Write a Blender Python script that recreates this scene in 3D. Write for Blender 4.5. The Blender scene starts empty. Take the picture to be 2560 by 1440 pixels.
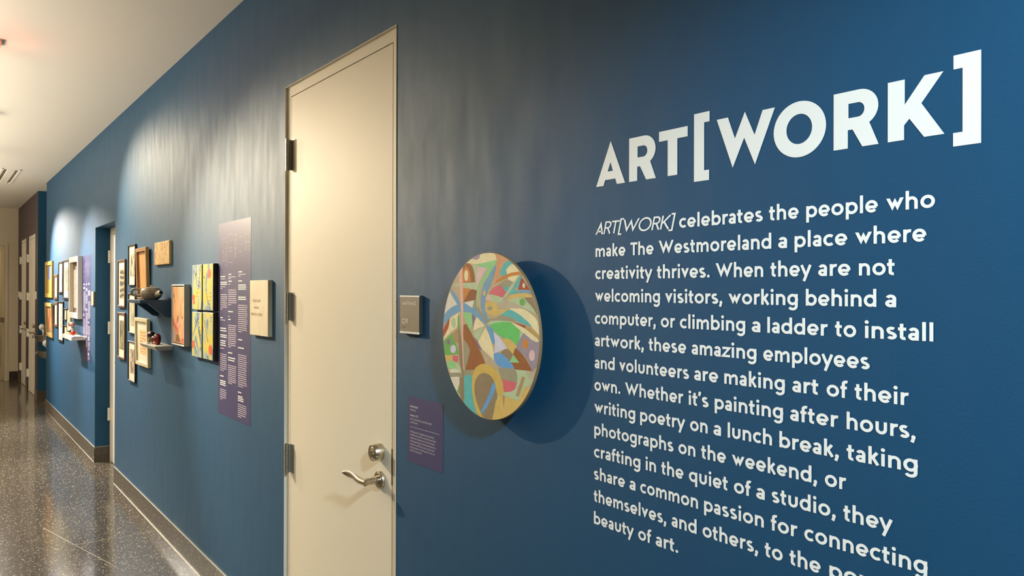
import bpy, math, random
from mathutils import Vector, Matrix
from math import sin, cos, pi, radians, atan2, hypot
random.seed(7)
S = bpy.context.scene
col = S.collection

# ------------------------------------------------------------------ camera
cam_d = bpy.data.cameras.new('camera'); cam = bpy.data.objects.new('camera', cam_d); col.objects.link(cam)
cam_d.sensor_fit = 'HORIZONTAL'; cam_d.sensor_width = 36.0; cam_d.lens = 36.0*1920.818/2560.0
cam_d.clip_start = 0.02; cam_d.clip_end = 100
YAW, PITCH, ROLL = 0.64600434, 0.00252926, -0.00230686
fw = Vector((-cos(YAW)*cos(PITCH), sin(YAW)*cos(PITCH), sin(PITCH)))
rt = Vector((sin(YAW), cos(YAW), 0.0)); dn = -(rt.cross(fw))
r2 = cos(ROLL)*rt + sin(ROLL)*dn; d2 = -sin(ROLL)*rt + cos(ROLL)*dn
M = Matrix((( r2.x, -d2.x, -fw.x, 0.0), (r2.y, -d2.y, -fw.y, -1.2), (r2.z, -d2.z, -fw.z, 1.6), (0, 0, 0, 1)))
cam.matrix_world = M
S.camera = cam

# ------------------------------------------------------------------ world, exposure, lamps
wld = bpy.data.worlds.new('world'); S.world = wld; wld.use_nodes = True
wld.node_tree.nodes['Background'].inputs[0].default_value = (0.9, 0.95, 1.0, 1)
wld.node_tree.nodes['Background'].inputs[1].default_value = 0.02
S.view_settings.view_transform = 'Standard'; S.view_settings.look = 'None'
S.view_settings.gamma = 1.0; S.view_settings.exposure = 0.0; S.view_settings.use_curve_mapping = False

WARM = (1.0, 0.80, 0.52)
SOFT = (1.0, 0.88, 0.70)
COOL = (0.93, 0.97, 1.0)
def lamp(kind, name, loc, energy, color, target=None, **kw):
    d = bpy.data.lights.new(name, kind); d.energy = energy; d.color = color
    for k, v in kw.items(): setattr(d, k, v)
    o = bpy.data.objects.new(name, d); col.objects.link(o); o.location = loc
    if target is not None:
        o.rotation_euler = (Vector(target)-Vector(loc)).to_track_quat('-Z', 'Y').to_euler()
    return o
SPOTS = [((-6.2, -1.42, 2.70), (-2.2, 0, 0.45), 630, 56, 0.7), ((-7.3, -0.85, 2.92), (-5.2, 0, 0.95), 350, 80, 0.95), ((-11.8, -0.86, 2.75), (-9.7, 0, 0.6), 1000, 76, 0.9),
         ((-9.2, -0.86, 2.75), (-7.5, 0, 0.6), 540, 72, 0.9)]
for l, t, e, a, bl in SPOTS:
    lamp('SPOT', 'track_spot', l, e, (1.0, 0.84, 0.60) if l[0] > -8 else (1.0, 0.95, 0.86), t, spot_size=radians(a), spot_blend=bl, shadow_soft_size=0.035)
lamp('SPOT', 'text_wall_fill', (1.25, -0.95, 2.85), 540, (0.76, 0.93, 1.0), (-1.15, 0, 0.62), spot_size=radians(58), spot_blend=0.7, shadow_soft_size=0.08)  # unseen fill spot added to brighten the text wall
lamp('AREA', 'ceiling_fill', (-8.4, -2.15, 2.15), 268, SOFT, (-8.4, -2.15, 3.0), shape='RECTANGLE', size=9.0, size_y=0.9)  # broad fill added to brighten ceiling and corridor, no fixture behind it
lamp('POINT', 'end_wall_fill', (-15.0, -1.5, 2.2), 8, SOFT, shadow_soft_size=0.2)  # small fill added to lift the end wall, no pendant hangs here

# ------------------------------------------------------------------ helpers
def lin(c): return c/12.92 if c <= 0.04045 else ((c+0.055)/1.055)**2.4
def rgb(r, g, b, k=1.0): return (lin(r/255)*k, lin(g/255)*k, lin(b/255)*k, 1)
def mat(name, color, rough=0.5, metal=0.0, spec=0.5, bump=0.0, bscale=100.0, emit=None, emit_s=0.0, stretch=(1, 1, 1)):
    m = bpy.data.materials.new(name); m.use_nodes = True; nt = m.node_tree; b = nt.nodes['Principled BSDF']
    b.inputs['Base Color'].default_value = color; b.inputs['Roughness'].default_value = rough
    b.inputs['Metallic'].default_value = metal; b.inputs['Specular IOR Level'].default_value = spec
    if emit: b.inputs['Emission Color'].default_value = emit; b.inputs['Emission Strength'].default_value = emit_s
    if bump:
        tc = nt.nodes.new('ShaderNodeTexCoord'); mp = nt.nodes.new('ShaderNodeMapping'); mp.inputs['Scale'].default_value = stretch
        nz = nt.nodes.new('ShaderNodeTexNoise'); nz.inputs['Scale'].default_value = bscale; nz.inputs['Detail'].default_value = 3
        bp = nt.nodes.new('ShaderNodeBump'); bp.inputs['Strength'].default_value = bump; bp.inputs['Distance'].default_value = 0.002
        nt.links.new(tc.outputs['Object'], mp.inputs[0]); nt.links.new(mp.outputs[0], nz.inputs['Vector'])
        nt.links.new(nz.outputs['Fac'], bp.inputs['Height']); nt.links.new(bp.outputs[0], b.inputs['Normal'])
    return m
def ramp_mat(name, kind, scale, stops, rough=0.6, stretch=(1, 1, 1), detail=4, distort=0.0, interp='LINEAR', offset=(0, 0, 0)):
    """a pattern that belongs to the surface: noise / voronoi / wave through a colour ramp"""
    m = bpy.data.materials.new(name); m.use_nodes = True; nt = m.node_tree; b = nt.nodes['Principled BSDF']
    b.inputs['Roughness'].default_value = rough
    tc = nt.nodes.new('ShaderNodeTexCoord'); mp = nt.nodes.new('ShaderNodeMapping'); mp.inputs['Scale'].default_value = stretch
    mp.inputs['Location'].default_value = offset
    if kind == 'noise':
        t = nt.nodes.new('ShaderNodeTexNoise'); t.inputs['Scale'].default_value = scale; t.inputs['Detail'].default_value = detail
        t.inputs['Distortion'].default_value = distort; out = t.outputs['Fac']
    elif kind == 'voronoi':
        t = nt.nodes.new('ShaderNodeTexVoronoi'); t.inputs['Scale'].default_value = scale; out = t.outputs['Color']
    else:
        t = nt.nodes.new('ShaderNodeTexWave'); t.inputs['Scale'].default_value = scale; t.inputs['Distortion'].default_value = distort
        t.inputs['Detail'].default_value = detail; out = t.outputs['Fac']
        if kind == 'wavez': t.bands_direction = 'Z'
    cr = nt.nodes.new('ShaderNodeValToRGB'); cr.color_ramp.interpolation = interp
    el = cr.color_ramp.elements
    while len(el) < len(stops): el.new(0.5)
    for e, (p, c) in zip(el, stops): e.position = p; e.color = c
    nt.links.new(tc.outputs['Object'], mp.inputs[0]); nt.links.new(mp.outputs[0], t.inputs['Vector'])
    if kind == 'voronoi':
        sp = nt.nodes.new('ShaderNodeSeparateColor'); nt.links.new(out, sp.inputs[0]); out = sp.outputs[0]
    nt.links.new(out, cr.inputs[0]); nt.links.new(cr.outputs[0], b.inputs['Base Color'])
    return m

class MB:
    def __init__(s): s.v = []; s.f = []; s.mi = []; s.sm = []
    def add(s, vs, fs, mi=0, smooth=False):
        n = len(s.v); s.v += [tuple(v) for v in vs]
        for f in fs: s.f.append([n+i for i in f]); s.mi.append(mi); s.sm.append(smooth)
        return s
    def box(s, x0, x1, y0, y1, z0, z1, mi=0):
        vs = [(x, y, z) for x in (x0, x1) for y in (y0, y1) for z in (z0, z1)]
        return s.add(vs, [(0, 1, 3, 2), (4, 6, 7, 5), (0, 4, 5, 1), (2, 3, 7, 6), (0, 2, 6, 4), (1, 5, 7, 3)], mi)
    def bbox(s, x0, x1, y0, y1, z0, z1, b=0.002, mi=0):
        """box with chamfered edges on the room side (-y) outline"""
        o = [(x0, z0), (x1, z0), (x1, z1), (x0, z1)]; i = [(x0+b, z0+b), (x1-b, z0+b), (x1-b, z1-b), (x0+b, z1-b)]
        vs = [(x, y1, z) for x, z in o]+[(x, y0+b, z) for x, z in o]+[(x, y0, z) for x, z in i]
        fs = [(3, 2, 1, 0), (8, 9, 10, 11)]
        for k in range(4):
            j = (k+1) % 4; fs += [(k, j, 4+j, 4+k), (4+k, 4+j, 8+j, 8+k)]
        return s.add(vs, fs, mi)
    def lathe(s, prof, c, axis='z', n=32, mi=0, smooth=True, sx=1.0, sy=1.0):
        """prof: (radius, height) list, closed at the ends when radius is 0"""
        vs = []; fs = []
        for r, h in prof:
            for k in range(n):
                a = 2*pi*k/n; u, w = r*cos(a)*sx, r*sin(a)*sy
                if axis == 'z': vs.append((c[0]+u, c[1]+w, c[2]+h))
                elif axis == 'y': vs.append((c[0]+u, c[1]+h, c[2]+w))
                else: vs.append((c[0]+h, c[1]+u, c[2]+w))
        for i in range(len(prof)-1):
            for k in range(n):
                j = (k+1) % n; fs.append((i*n+k, i*n+j, (i+1)*n+j, (i+1)*n+k))
        fs.append(tuple(range(n))[::-1]); fs.append(tuple((len(prof)-1)*n+k for k in range(n)))
        return s.add(vs, fs, mi, smooth)
    def tube(s, pts, radii, n=12, mi=0, flat=1.0, up=(0, 0, 1), smooth=0):
        for _ in range(smooth):                      # corner cutting keeps the ends
            if not isinstance(radii, (list, tuple)): radii = [radii]*len(pts)
            q, rr_ = [pts[0]], [radii[0]]
            mixr = lambda a, b, t: tuple(u*(1-t)+v*t for u, v in zip(a, b)) if isinstance(a, tuple) else a*(1-t)+b*t
            for i in range(len(pts)-1):
                for t in (.25, .75): q.append(tuple(u*(1-t)+v*t for u, v in zip(pts[i], pts[i+1]))); rr_.append(mixr(radii[i], radii[i+1], t))
            pts = q+[pts[-1]]; radii = rr_+[radii[-1]]
        vs = []; fs = []; P = [Vector(p) for p in pts]
        for i, p in enumerate(P):
            t = (P[min(i+1, len(P)-1)]-P[max(i-1, 0)]).normalized()
            a = t.cross(Vector(up)); a = a.normalized() if a.length > 1e-4 else t.orthogonal().normalized()
            b = a.cross(t).normalized(); r = radii[i] if isinstance(radii, (list, tuple)) else radii
            ra, rb = (r if isinstance(r, tuple) else (r, r*flat))
            for k in range(n):
                an = 2*pi*k/n; vs.append(p+a*(ra*cos(an))+b*(rb*sin(an)))
        for i in range(len(P)-1):
            for k in range(n):
                j = (k+1) % n; fs.append((i*n+k, i*n+j, (i+1)*n+j, (i+1)*n+k))
        fs.append(tuple(range(n))[::-1]); fs.append(tuple((len(P)-1)*n+k for k in range(n)))
        return s.add(vs, fs, mi, True)
    def prism(s, poly, a0, a1, axis='x', mi=0):
        """polygon in the two other axes, extruded along axis from a0 to a1"""
        n = len(poly)
        def pt(u, w, a): return {'x': (a, u, w), 'y': (u, a, w), 'z': (u, w, a)}[axis]
        vs = [pt(u, w, a0) for u, w in poly]+[pt(u, w, a1) for u, w in poly]
        fs = [tuple(range(n))[::-1], tuple(range(n, 2*n))]+[(k, (k+1) % n, n+(k+1) % n, n+k) for k in range(n)]
        return s.add(vs, fs, mi)
    def ico(s, c, r, n=16, m=12, mi=0, jit=0.0, seed=1):
        rnd = random.Random(seed); rx, ry, rz = r if isinstance(r, tuple) else (r, r, r); vs = []; fs = []
        for i in range(m+1):
            th = pi*i/m
            for k in range(n):
                ph = 2*pi*k/n; j = 1+jit*(rnd.random()-.5)
                vs.append((c[0]+rx*sin(th)*cos(ph)*j, c[1]+ry*sin(th)*sin(ph)*j, c[2]+rz*cos(th)))
        for i in range(m):
            for k in range(n): fs.append((i*n+k, (i+1)*n+k, (i+1)*n+(k+1) % n, i*n+(k+1) % n))
        return s.add(vs, fs, mi, True)
    def build(s, name, mats, parent=None, weld=False):
        me = bpy.data.meshes.new(name); off = Vector((0, 0, 0))
        if parent is not None:
            q = parent
            while q is not None: off += q.location; q = q.parent
        me.from_pydata([tuple(Vector(v)-off) for v in s.v], [], s.f)
        if not isinstance(mats, (list, tuple)): mats = [mats]
        for m in mats: me.materials.append(m)
        for p, mi, sm in zip(me.polygons, s.mi, s.sm): p.material_index = mi; p.use_smooth = sm
        me.update()
        import bmesh
        bm = bmesh.new(); bm.from_mesh(me)
        if weld: bmesh.ops.remove_doubles(bm, verts=bm.verts, dist=1e-5)
        if not getattr(s, 'keep', False): bmesh.ops.recalc_face_normals(bm, faces=bm.faces)
        bm.to_mesh(me); bm.free()
        if any(s.sm): me.set_sharp_from_angle(angle=radians(38))
        o = bpy.data.objects.new(name, me); col.objects.link(o)
        if parent is not None: o.parent = parent
        return o
def tag(o, label=None, cat=None, group=None, kind=None):
    if label: o['label'] = label
    if cat: o['category'] = cat
    if group: o['group'] = group
    if kind: o['kind'] = kind
    return o
def thing(name, loc, label, cat, group=None, kind=None):
    o = bpy.data.objects.new(name, None); col.objects.link(o); o.location = loc; o.empty_display_size = 0.05
    return tag(o, label, cat, group, kind)
def struct(name, mb, mats, label=None):
    o = mb.build(name, mats); return tag(o, label, None, None, 'structure')

# ------------------------------------------------------------------ materials
def wall_paint(name, color, rough):
    m = bpy.data.materials.new(name); m.use_nodes = True; nt = m.node_tree; b = nt.nodes['Principled BSDF']
    b.inputs['Base Color'].default_value = color; b.inputs['Specular IOR Level'].default_value = 0.40
    tc = nt.nodes.new('ShaderNodeTexCoord')
    mp = nt.nodes.new('ShaderNodeMapping'); mp.inputs['Scale'].default_value = (1.0, 1.0, 0.25)
    n1 = nt.nodes.new('ShaderNodeTexNoise'); n1.inputs['Scale'].default_value = 190; n1.inputs['Detail'].default_value = 2
    n2 = nt.nodes.new('ShaderNodeTexNoise'); n2.inputs['Scale'].default_value = 15; n2.inputs['Detail'].default_value = 5
    mr = nt.nodes.new('ShaderNodeMapRange'); mr.inputs['To Min'].default_value = rough-0.09; mr.inputs['To Max'].default_value = rough+0.09
    bp = nt.nodes.new('ShaderNodeBump'); bp.inputs['Strength'].default_value = 0.22; bp.inputs['Distance'].default_value = 0.0012
    bp2 = nt.nodes.new('ShaderNodeBump'); bp2.inputs['Strength'].default_value = 0.07; bp2.inputs['Distance'].default_value = 0.006
    L = nt.links.new
    L(tc.outputs['Object'], n1.inputs['Vector']); L(tc.outputs['Object'], mp.inputs[0]); L(mp.outputs[0], n2.inputs['Vector'])
    L(n2.outputs['Fac'], mr.inputs['Value']); L(mr.outputs[0], b.inputs['Roughness'])
    L(n2.outputs['Fac'], bp2.inputs['Height']); L(bp2.outputs[0], bp.inputs['Normal'])
    L(n1.outputs['Fac'], bp.inputs['Height']); L(bp.outputs[0], b.inputs['Normal'])
    return m
BLUE = wall_paint('blue_wall_paint', (0.002, 0.064, 0.152, 1), 0.64)
BEIGE = mat('beige_wall_paint', (0.62, 0.54, 0.42, 1), 0.7, bump=0.1, bscale=180)
CEIL = mat('ceiling_paint', (0.87, 0.83, 0.75, 1), 0.85, bump=0.05, bscale=150)
def terrazzo(name, rough, base=(0.060, 0.051, 0.040, 1), scale=105.0, lines=False):
    m = bpy.data.materials.new(name); m.use_nodes = True; nt = m.node_tree; b = nt.nodes['Principled BSDF']; L = nt.links.new
    b.inputs['Roughness'].default_value = rough
    tc = nt.nodes.new('ShaderNodeTexCoord')
    def chips(scale, stops):
        v = nt.nodes.new('ShaderNodeTexVoronoi'); v.inputs['Scale'].default_value = scale; v.inputs['Randomness'].default_value = 1
        s = nt.nodes.new('ShaderNodeSeparateColor'); r = nt.nodes.new('ShaderNodeValToRGB'); r.color_ramp.interpolation = 'CONSTANT'
        el = r.color_ramp.elements
        while len(el) < len(stops): el.new(0.5)
        for e, (p, c) in zip(el, stops): e.position = p; e.color = c
        L(tc.outputs['Object'], v.inputs['Vector']); L(v.outputs['Color'], s.inputs[0]); L(s.outputs[0], r.inputs[0])
        return v, r, s
    v, r, s = chips(scale, [(0, base), (0.34, (0.085, 0.072, 0.056, 1)), (0.56, (0.145, 0.122, 0.095, 1)), (0.76, (0.27, 0.235, 0.185, 1)), (0.90, (0.56, 0.51, 0.42, 1))])
    mx = nt.nodes.new('ShaderNodeMix'); mx.data_type = 'RGBA'
    lt = nt.nodes.new('ShaderNodeMath'); lt.operation = 'GREATER_THAN'; lt.inputs[1].default_value = 0.42/1.0
    L(v.outputs['Distance'], lt.inputs[0]); L(lt.outputs[0], mx.inputs[0]); L(r.outputs[0], mx.inputs[6]); mx.inputs[7].default_value = base
    L(mx.outputs[2], b.inputs['Base Color'])
    return m
FLOOR = terrazzo('terrazzo_floor', 0.13)
FLOOR.node_tree.nodes['Principled BSDF'].inputs['Specular IOR Level'].default_value = 0.9
BASE = terrazzo('terrazzo_base', 0.35)
ZINC = mat('zinc_strip', (0.62, 0.58, 0.48, 1), 0.35, 0.8)
BODY = mat('bright_white_vinyl', (0.93, 0.93, 0.91, 1), 0.55)
WHITE = mat('white_vinyl', (0.86, 0.86, 0.83, 1), 0.55)
DOORP = mat('cream_door_paint', (0.70, 0.66, 0.55, 1), 0.6, spec=0.3, bump=0.12, bscale=120, stretch=(1, 1, .3))
DOORW = mat('white_door_paint', (0.80, 0.77, 0.70, 1), 0.45, bump=0.08, bscale=120)
STEEL = mat('satin_nickel', (0.52, 0.47, 0.37, 1), 0.27, 1.0)
CHROME = mat('stainless_steel', (0.55, 0.52, 0.48, 1), 0.22, 1.0)
HINGE = mat('brushed_hinge_steel', (0.42, 0.41, 0.36, 1), 0.38, 0.9)
BLACK = mat('black_lacquer', (0.012, 0.011, 0.010, 1), 0.4)
GAP = mat('dark_gap', (0.02, 0.016, 0.012, 1), 0.9)  # near-black, puts the shade of gaps and holes into the colour
WALNUT = ramp_mat('walnut_wood', 'noise', 9, [(0.3, (0.075, 0.034, 0.016, 1)), (0.7, (0.16, 0.08, 0.04, 1))], 0.45, (1, 1, 12))
OAK = ramp_mat('brown_oak', 'noise', 7, [(0.3, (0.26, 0.13, 0.06, 1)), (0.7, (0.42, 0.23, 0.11, 1))], 0.45, (8, 1, 1))
HONEY = ramp_mat('honey_wood', 'noise', 7, [(0.3, (0.42, 0.27, 0.08, 1)), (0.7, (0.52, 0.34, 0.12, 1))], 0.45, (1, 1, 10))
GOLDW = ramp_mat('gilded_wood', 'noise', 7, [(0.3, (0.52, 0.29, 0.045, 1)), (0.7, (0.62, 0.38, 0.085, 1))], 0.35, (1, 1, 8))
PALEW = mat('pale_cream_frame', (0.60, 0.53, 0.32, 1), 0.5)
WFRAME = mat('white_frame_paint', (0.62, 0.60, 0.55, 1), 0.45)
GFRAME = mat('grey_white_frame', (0.66, 0.62, 0.52, 1), 0.5)
MATB = mat('cream_mat_board', (0.64, 0.61, 0.50, 1), 0.8)
PANEL = mat('purple_vinyl', (0.046, 0.044, 0.140, 1), 0.45)
PANELTXT = mat('pale_lilac_print', (0.55, 0.50, 0.60, 1), 0.6)
STONE = ramp_mat('cream_stone', 'noise', 14, [(0.3, (0.62, 0.56, 0.40, 1)), (0.7, (0.72, 0.66, 0.49, 1))], 0.5, (1, 1, .5))
NAVY = mat('blue_shelf_paint', (0.016, 0.060, 0.130, 1), 0.45)
PLASTW = mat('white_plastic', (0.80, 0.79, 0.74, 1), 0.4)

# ------------------------------------------------------------------ room shell
X_NEAR, X_FAR, ZC = -0.395, -16.0, 3.003
D1 = (-3.205, -2.214, 2.462); D2 = (-7.992, -7.028, 2.165)
ALC = (-12.87, -11.83)
YL = -3.1
w = MB()
T = 0.16
w.box(D1[1], X_NEAR, 0, T, 0, ZC); w.box(D1[0], D1[1], 0, T, D1[2], ZC); w.box(D2[1], D1[0], 0, T, 0, ZC)
w.box(D2[0], D2[1], 0, T, D2[2], ZC); w.box(ALC[1], D2[0], 0, T, 0, ZC)
struct('wall_right', w, BLUE)
w = MB()
D3 = (-14.28, -13.22, 2.42); D4 = (-15.52, -14.6, 2.42)
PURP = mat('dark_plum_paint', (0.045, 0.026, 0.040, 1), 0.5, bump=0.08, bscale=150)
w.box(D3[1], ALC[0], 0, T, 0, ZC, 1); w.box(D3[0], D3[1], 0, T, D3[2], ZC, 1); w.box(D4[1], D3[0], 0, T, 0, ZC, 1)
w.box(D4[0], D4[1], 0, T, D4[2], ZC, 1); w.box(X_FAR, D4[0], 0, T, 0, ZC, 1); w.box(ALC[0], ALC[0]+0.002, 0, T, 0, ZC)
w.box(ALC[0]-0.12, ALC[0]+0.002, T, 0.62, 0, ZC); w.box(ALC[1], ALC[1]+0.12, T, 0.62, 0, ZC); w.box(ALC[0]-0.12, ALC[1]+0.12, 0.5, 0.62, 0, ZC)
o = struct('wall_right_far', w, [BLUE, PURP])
# behind the right wall so that the openings are closed
w = MB(); w.box(-8.3, 1.6, 1.3, 1.4, 0, ZC); w.box(1.5, 1.6, YL, 1.4, 0, ZC)
struct('wall_near', w, BEIGE)
w = MB(); w.box(X_FAR, 1.6, YL-0.1, YL, 0, ZC); struct('wall_left', w, BEIGE)
GD = (-0.15, -1.15, 2.40)
w = MB(); w.box(X_FAR-0.12, X_FAR, GD[0], 0.62, 0, ZC); w.box(X_FAR-0.12, X_FAR, GD[1], GD[0], GD[2], ZC); w.box(X_FAR-0.12, X_FAR, YL-0.1, GD[1], 0, ZC)
struct('wall_end', w, BEIGE)
w = MB(); w.box(-18.4, -18.3, -2.0, 0.6, 0, ZC); w.box(-18.3, X_FAR-0.12, 0.5, 0.6, 0, ZC); w.box(-18.3, X_FAR-0.12, -2.0, -1.9, 0, ZC)
struct('wall_vestibule', w, BEIGE)
w = MB(); w.box(-18.5, 1.7, YL-0.1, 1.5, -0.1, 0); struct('floor', w, FLOOR)
VENT = (-12.2, -10.70, -0.56, -0.365)
w = MB(); w.box(-18.5, VENT[0], YL-0.1, 1.5, ZC, ZC+0.1); w.box(VENT[1], 1.7, YL-0.1, 1.5, ZC, ZC+0.1)
w.box(VENT[0], VENT[1], YL-0.1, VENT[2], ZC, ZC+0.1); w.box(VENT[0], VENT[1], VENT[3], 1.5, ZC, ZC+0.1)
struct('ceiling', w, CEIL)

# baseboards and floor strips
BH = 0.137
def baseboard(name, runs):
    w = MB(); t = MB()
    for x0, x1 in runs:
        w.box(x0, x1, -0.006, 0, 0, BH); t.box(x0, x1, -0.0075, 0, BH, BH+0.003); t.box(x0, x1, -0.0105, -0.006, 0, 0.0015)
    o = struct(name, w, BASE); t.build('metal_edge', ZINC, o); return o
baseboard('baseboard_right', [(D1[1], X_NEAR), (D2[1], D1[0]), (ALC[1], D2[0])])
w = MB(); t = MB()
w.box(D2[0], D2[0]+0.006, 0, 0.118, 0, BH); t.box(D2[0], D2[0]+0.0075, 0, 0.118, BH, BH+0.003)
o = struct('baseboard_recess', w, BASE); t.build('metal_edge', ZINC, o)
w = MB(); w.box(ALC[0], ALC[0]+0.008, 0, 0.5, 0, BH); w.box(D3[1]+.03, ALC[0]+0.008, -0.008, 0, 0, BH); w.box(D4[1]+.03, D3[0]-.03, -0.008, 0, 0, BH); w.box(X_FAR, D4[0]-.03, -0.008, 0, 0, BH)
w.box(ALC[0], ALC[1], 0.492, 0.5, 0, BH)
struct('baseboard_far', w, BASE)
w = MB(); w.box(X_FAR, X_FAR+0.01, GD[0]+0.02, -0.008, 0, BH+.02); struct('baseboard_end', w, mat('dark_base', (0.035, 0.022, 0.016, 1), 0.3))
w = MB(); w.box(-16, 1.6, YL, YL+0.01, 0, BH); struct('baseboard_left', w, BASE)
w = MB()
w.box(-5.4812, -5.4788, -0.486, -0.011, 0, 0.0006)
w.prism([(-5.51, -0.4932), (-4.89, -0.3502), (-4.89, -0.3478), (-5.51, -0.4908)], 0, 0.0006, 'z')
w.prism([(-6.0, -0.6062), (-5.51, -0.4932), (-5.51, -0.4908), (-6.0, -0.6038)], 0, 0.0006, 'z')
struct('trim_floor', w, mat('floor_divider', (0.42, 0.38, 0.30, 1), 0.35, 0.6))

# ceiling vent
vt = thing('ceiling_vent', (-11.4, -0.46, ZC), 'long slotted air vent set into the white ceiling', 'vent')
w = MB(); w.box(VENT[0], VENT[1], VENT[2], VENT[2]+0.02, ZC-0.004, ZC+0.03); w.box(VENT[0], VENT[1], VENT[3]-0.02, VENT[3], ZC-0.004, ZC+0.03)
w.box(VENT[1]-0.02, VENT[1], VENT[2], VENT[3], ZC-0.004, ZC+0.03); w.box(VENT[0], VENT[0]+0.02, VENT[2], VENT[3], ZC-0.004, ZC+0.03)
w.build('frame', CEIL, vt)
w = MB(); w.box(VENT[0]+.02, VENT[1]-.09, VENT[2]+0.06, VENT[3]-0.06, ZC-0.006, ZC+0.012); w.box(VENT[1]-.07, VENT[1]-.02, VENT[2]+.02, VENT[3]-.02, ZC-.003, ZC+.02); w.build('blade', CEIL, vt)
w = MB(); w.box(VENT[0], VENT[1], VENT[2], VENT[3], ZC+0.022, ZC+0.04); w.build('duct', mat('duct_grey', (0.45, 0.40, 0.32, 1), 0.8), vt)

# ------------------------------------------------------------------ lettering: a geometric stroke alphabet
def arc(cx, cy, rx, ry, a0, a1, n=None):
    n = n or max(4, int(abs(a1-a0)/12)); return [(cx+rx*cos(radians(a0+(a1-a0)*k/n)), cy+ry*sin(radians(a0+(a1-a0)*k/n))) for k in range(n+1)]
def glyphs(sw):
    """x-height 20, cap height 28, ascender 29.5; strokes are centre lines, sw the pen width.  name -> (lines, dots, width, lsb, rsb)"""
    h = sw/2; o = 10.2-h; r = 10-h; cy = 10.0; G = {}
    def g(ch, lines, w, l=1.6, rr=1.6, dots=()): G[ch] = (lines, list(dots), w, l, rr)
    circ = lambda cx: arc(cx, cy, r-0.3, o, 0, 360, 28)
    RB, ST, DG = 1.3, 2.2, 0.3
    dr = sw*0.62
    g('a', [arc(7.2, 13.2, 6.4-h+.6, 7.0-h, 158, 0)+[(14.0-h, 0)], arc(6.9, 5.9, 6.9-h, 6.0-h+.1, 0, 360, 24)], 14.6-.6, 1.1, 2.0)
    g('b', [[(h, 0), (h, 29.3)], circ(9.4)], 18.8, ST, RB)
    g('c', [arc(9.6, cy, r-.2, o, 48, 312)], 16.2, RB, .9)
    g('d', [[(18.8-h, 0), (18.8-h, 29.3)], circ(9.4)], 18.8, RB, ST)
    g('e', [[(h*1.1, 9.0), (18.4-h*.6, 9.0)], arc(9.5, cy, r-.4, o, -6, 318)], 18.8, RB, RB)
    g('f', [[(4.6, 0), (4.6, 23.5)]+arc(9.0, 23.5, 4.4, 5.4-h+.6, 180, 62)[1:], [(0, 18.9-h+.6), (10.2, 18.9-h+.6)]], 11.2, .8, .2)
    g('g', [arc(9.3, 10.2, r-.4, o, 0, 360, 28), [(18.4-h, 20)]+[(18.4-h, 0.0)]+arc(9.4, -1.2, 9.0-h, 8.0-h, 0, -152)[1:]], 18.4, RB, ST)
    g('h', [[(h, 0), (h, 29.3)], arc(8.6, 11.6, 8.6-h, 8.6-h, 172, 0)+[(17.2-h, 0)]], 17.2, ST, ST)
    g('i', [[(h+.6, 0), (h+.6, 20)]], sw+1.2, 1.7, 1.7, [(h+.6, 26.2, dr)])
    g('j', [[(h+.6, 20), (h+.6, -3)]+arc(-3.4, -3, 4.0+h, 4.4, 0, -80)[1:]], sw+1.2, 1.7, 1.7, [(h+.6, 26.2, dr)])
    g('k', [[(h, 0), (h, 29.3)], [(13.6-h*.5, 20), (h+2.2, 9.8)], [(h+3.8, 11.4), (15.2-h*.7, 0)]], 15.6, ST, .2)
    g('l', [[(h, 0), (h, 29.3)]], sw, ST, ST)
    g('m', [[(h, 0), (h, 20)], arc(7.5, 12.6, 7.1-h, 7.6-h, 172, 0)+[(14.6-h*1.0, 0)], arc(20.2, 12.6, 7.1-h, 7.6-h, 172, 0)+[(27.3-h, 0)]], 27.3, ST, ST)
    g('n', [[(h, 0), (h, 20)], arc(8.6, 11.6, 8.6-h, 8.6-h, 172, 0)+[(17.2-h, 0)]], 17.2, ST, ST)
    g('o', [arc(10, cy, r, o, 0, 360, 32)], 20, RB, RB)
    g('p', [[(h, -8.6), (h, 20)], circ(9.4)], 18.8, ST, RB)
    g('q', [[(18.8-h, -8.6), (18.8-h, 20)], circ(9.4)], 18.8, RB, ST)
    g('r', [[(h, 0), (h, 20)], arc(9.2, 10.4, 9.2-h, 9.8-h, 178, 74)], 11.4, ST, .2)
    g('s', [arc(7.0, 14.5, 5.6-h*.5, 5.7-h, 38, 200)+arc(7.2, 10.0, 4.6, 1.2, 215, 235, 2)[:0]+[(4.2, 11.2), (9.6, 8.9)]+arc(7.3, 5.6, 6.0-h*.5, 5.8-h, 42, -152)], 14.2, 1.2, 1.2)
    g('t', [[(4.8, 25.5), (4.8, 4.6)]+arc(8.4, 4.6, 3.6, 4.7-h, 180, 296)[1:], [(0, 18.9-h+.6), (11.0, 18.9-h+.6)]], 11.8, .6, .6)
    g('u', [[(h, 20)]+arc(8.5, 8.4, 8.5-h, 8.6-h, 180, 360)+[(17.0-h, 20)]], 17.0, ST, ST)
    g('v', [[(h*.55, 20), (8.9, 1.5), (17.8-h*.55, 20)]], 17.8, DG, DG)
    g('w', [[(h*.5, 20), (7.2, 1.5), (12.9, 18.4), (18.6, 1.5), (25.8-h*.5, 20)]], 25.8, DG, DG)
    g('x', [[(h*.6, 20), (16.4-h*.6, 0)], [(h*.6, 0), (16.4-h*.6, 20)]], 16.4, DG, DG)
    g('y', [[(h*.6, 20), (9.4, 1.2)], [(18.4-h*.6, 20), (5.6, -8.6)]], 18.4, DG, DG)
    g('z', [[(.4, 20-h), (14.6, 20-h), (1.4, h), (16.0, h)]], 16.0, 1.2, 1.2)
    g('.', [], sw*1.25, 1.6, 1.6, [(dr, dr, dr)])
    g(',', [[(dr*1.2, dr), (dr*.35, -5.4)]], sw*1.25, 1.6, 1.6, [(dr, dr, dr)])
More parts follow.
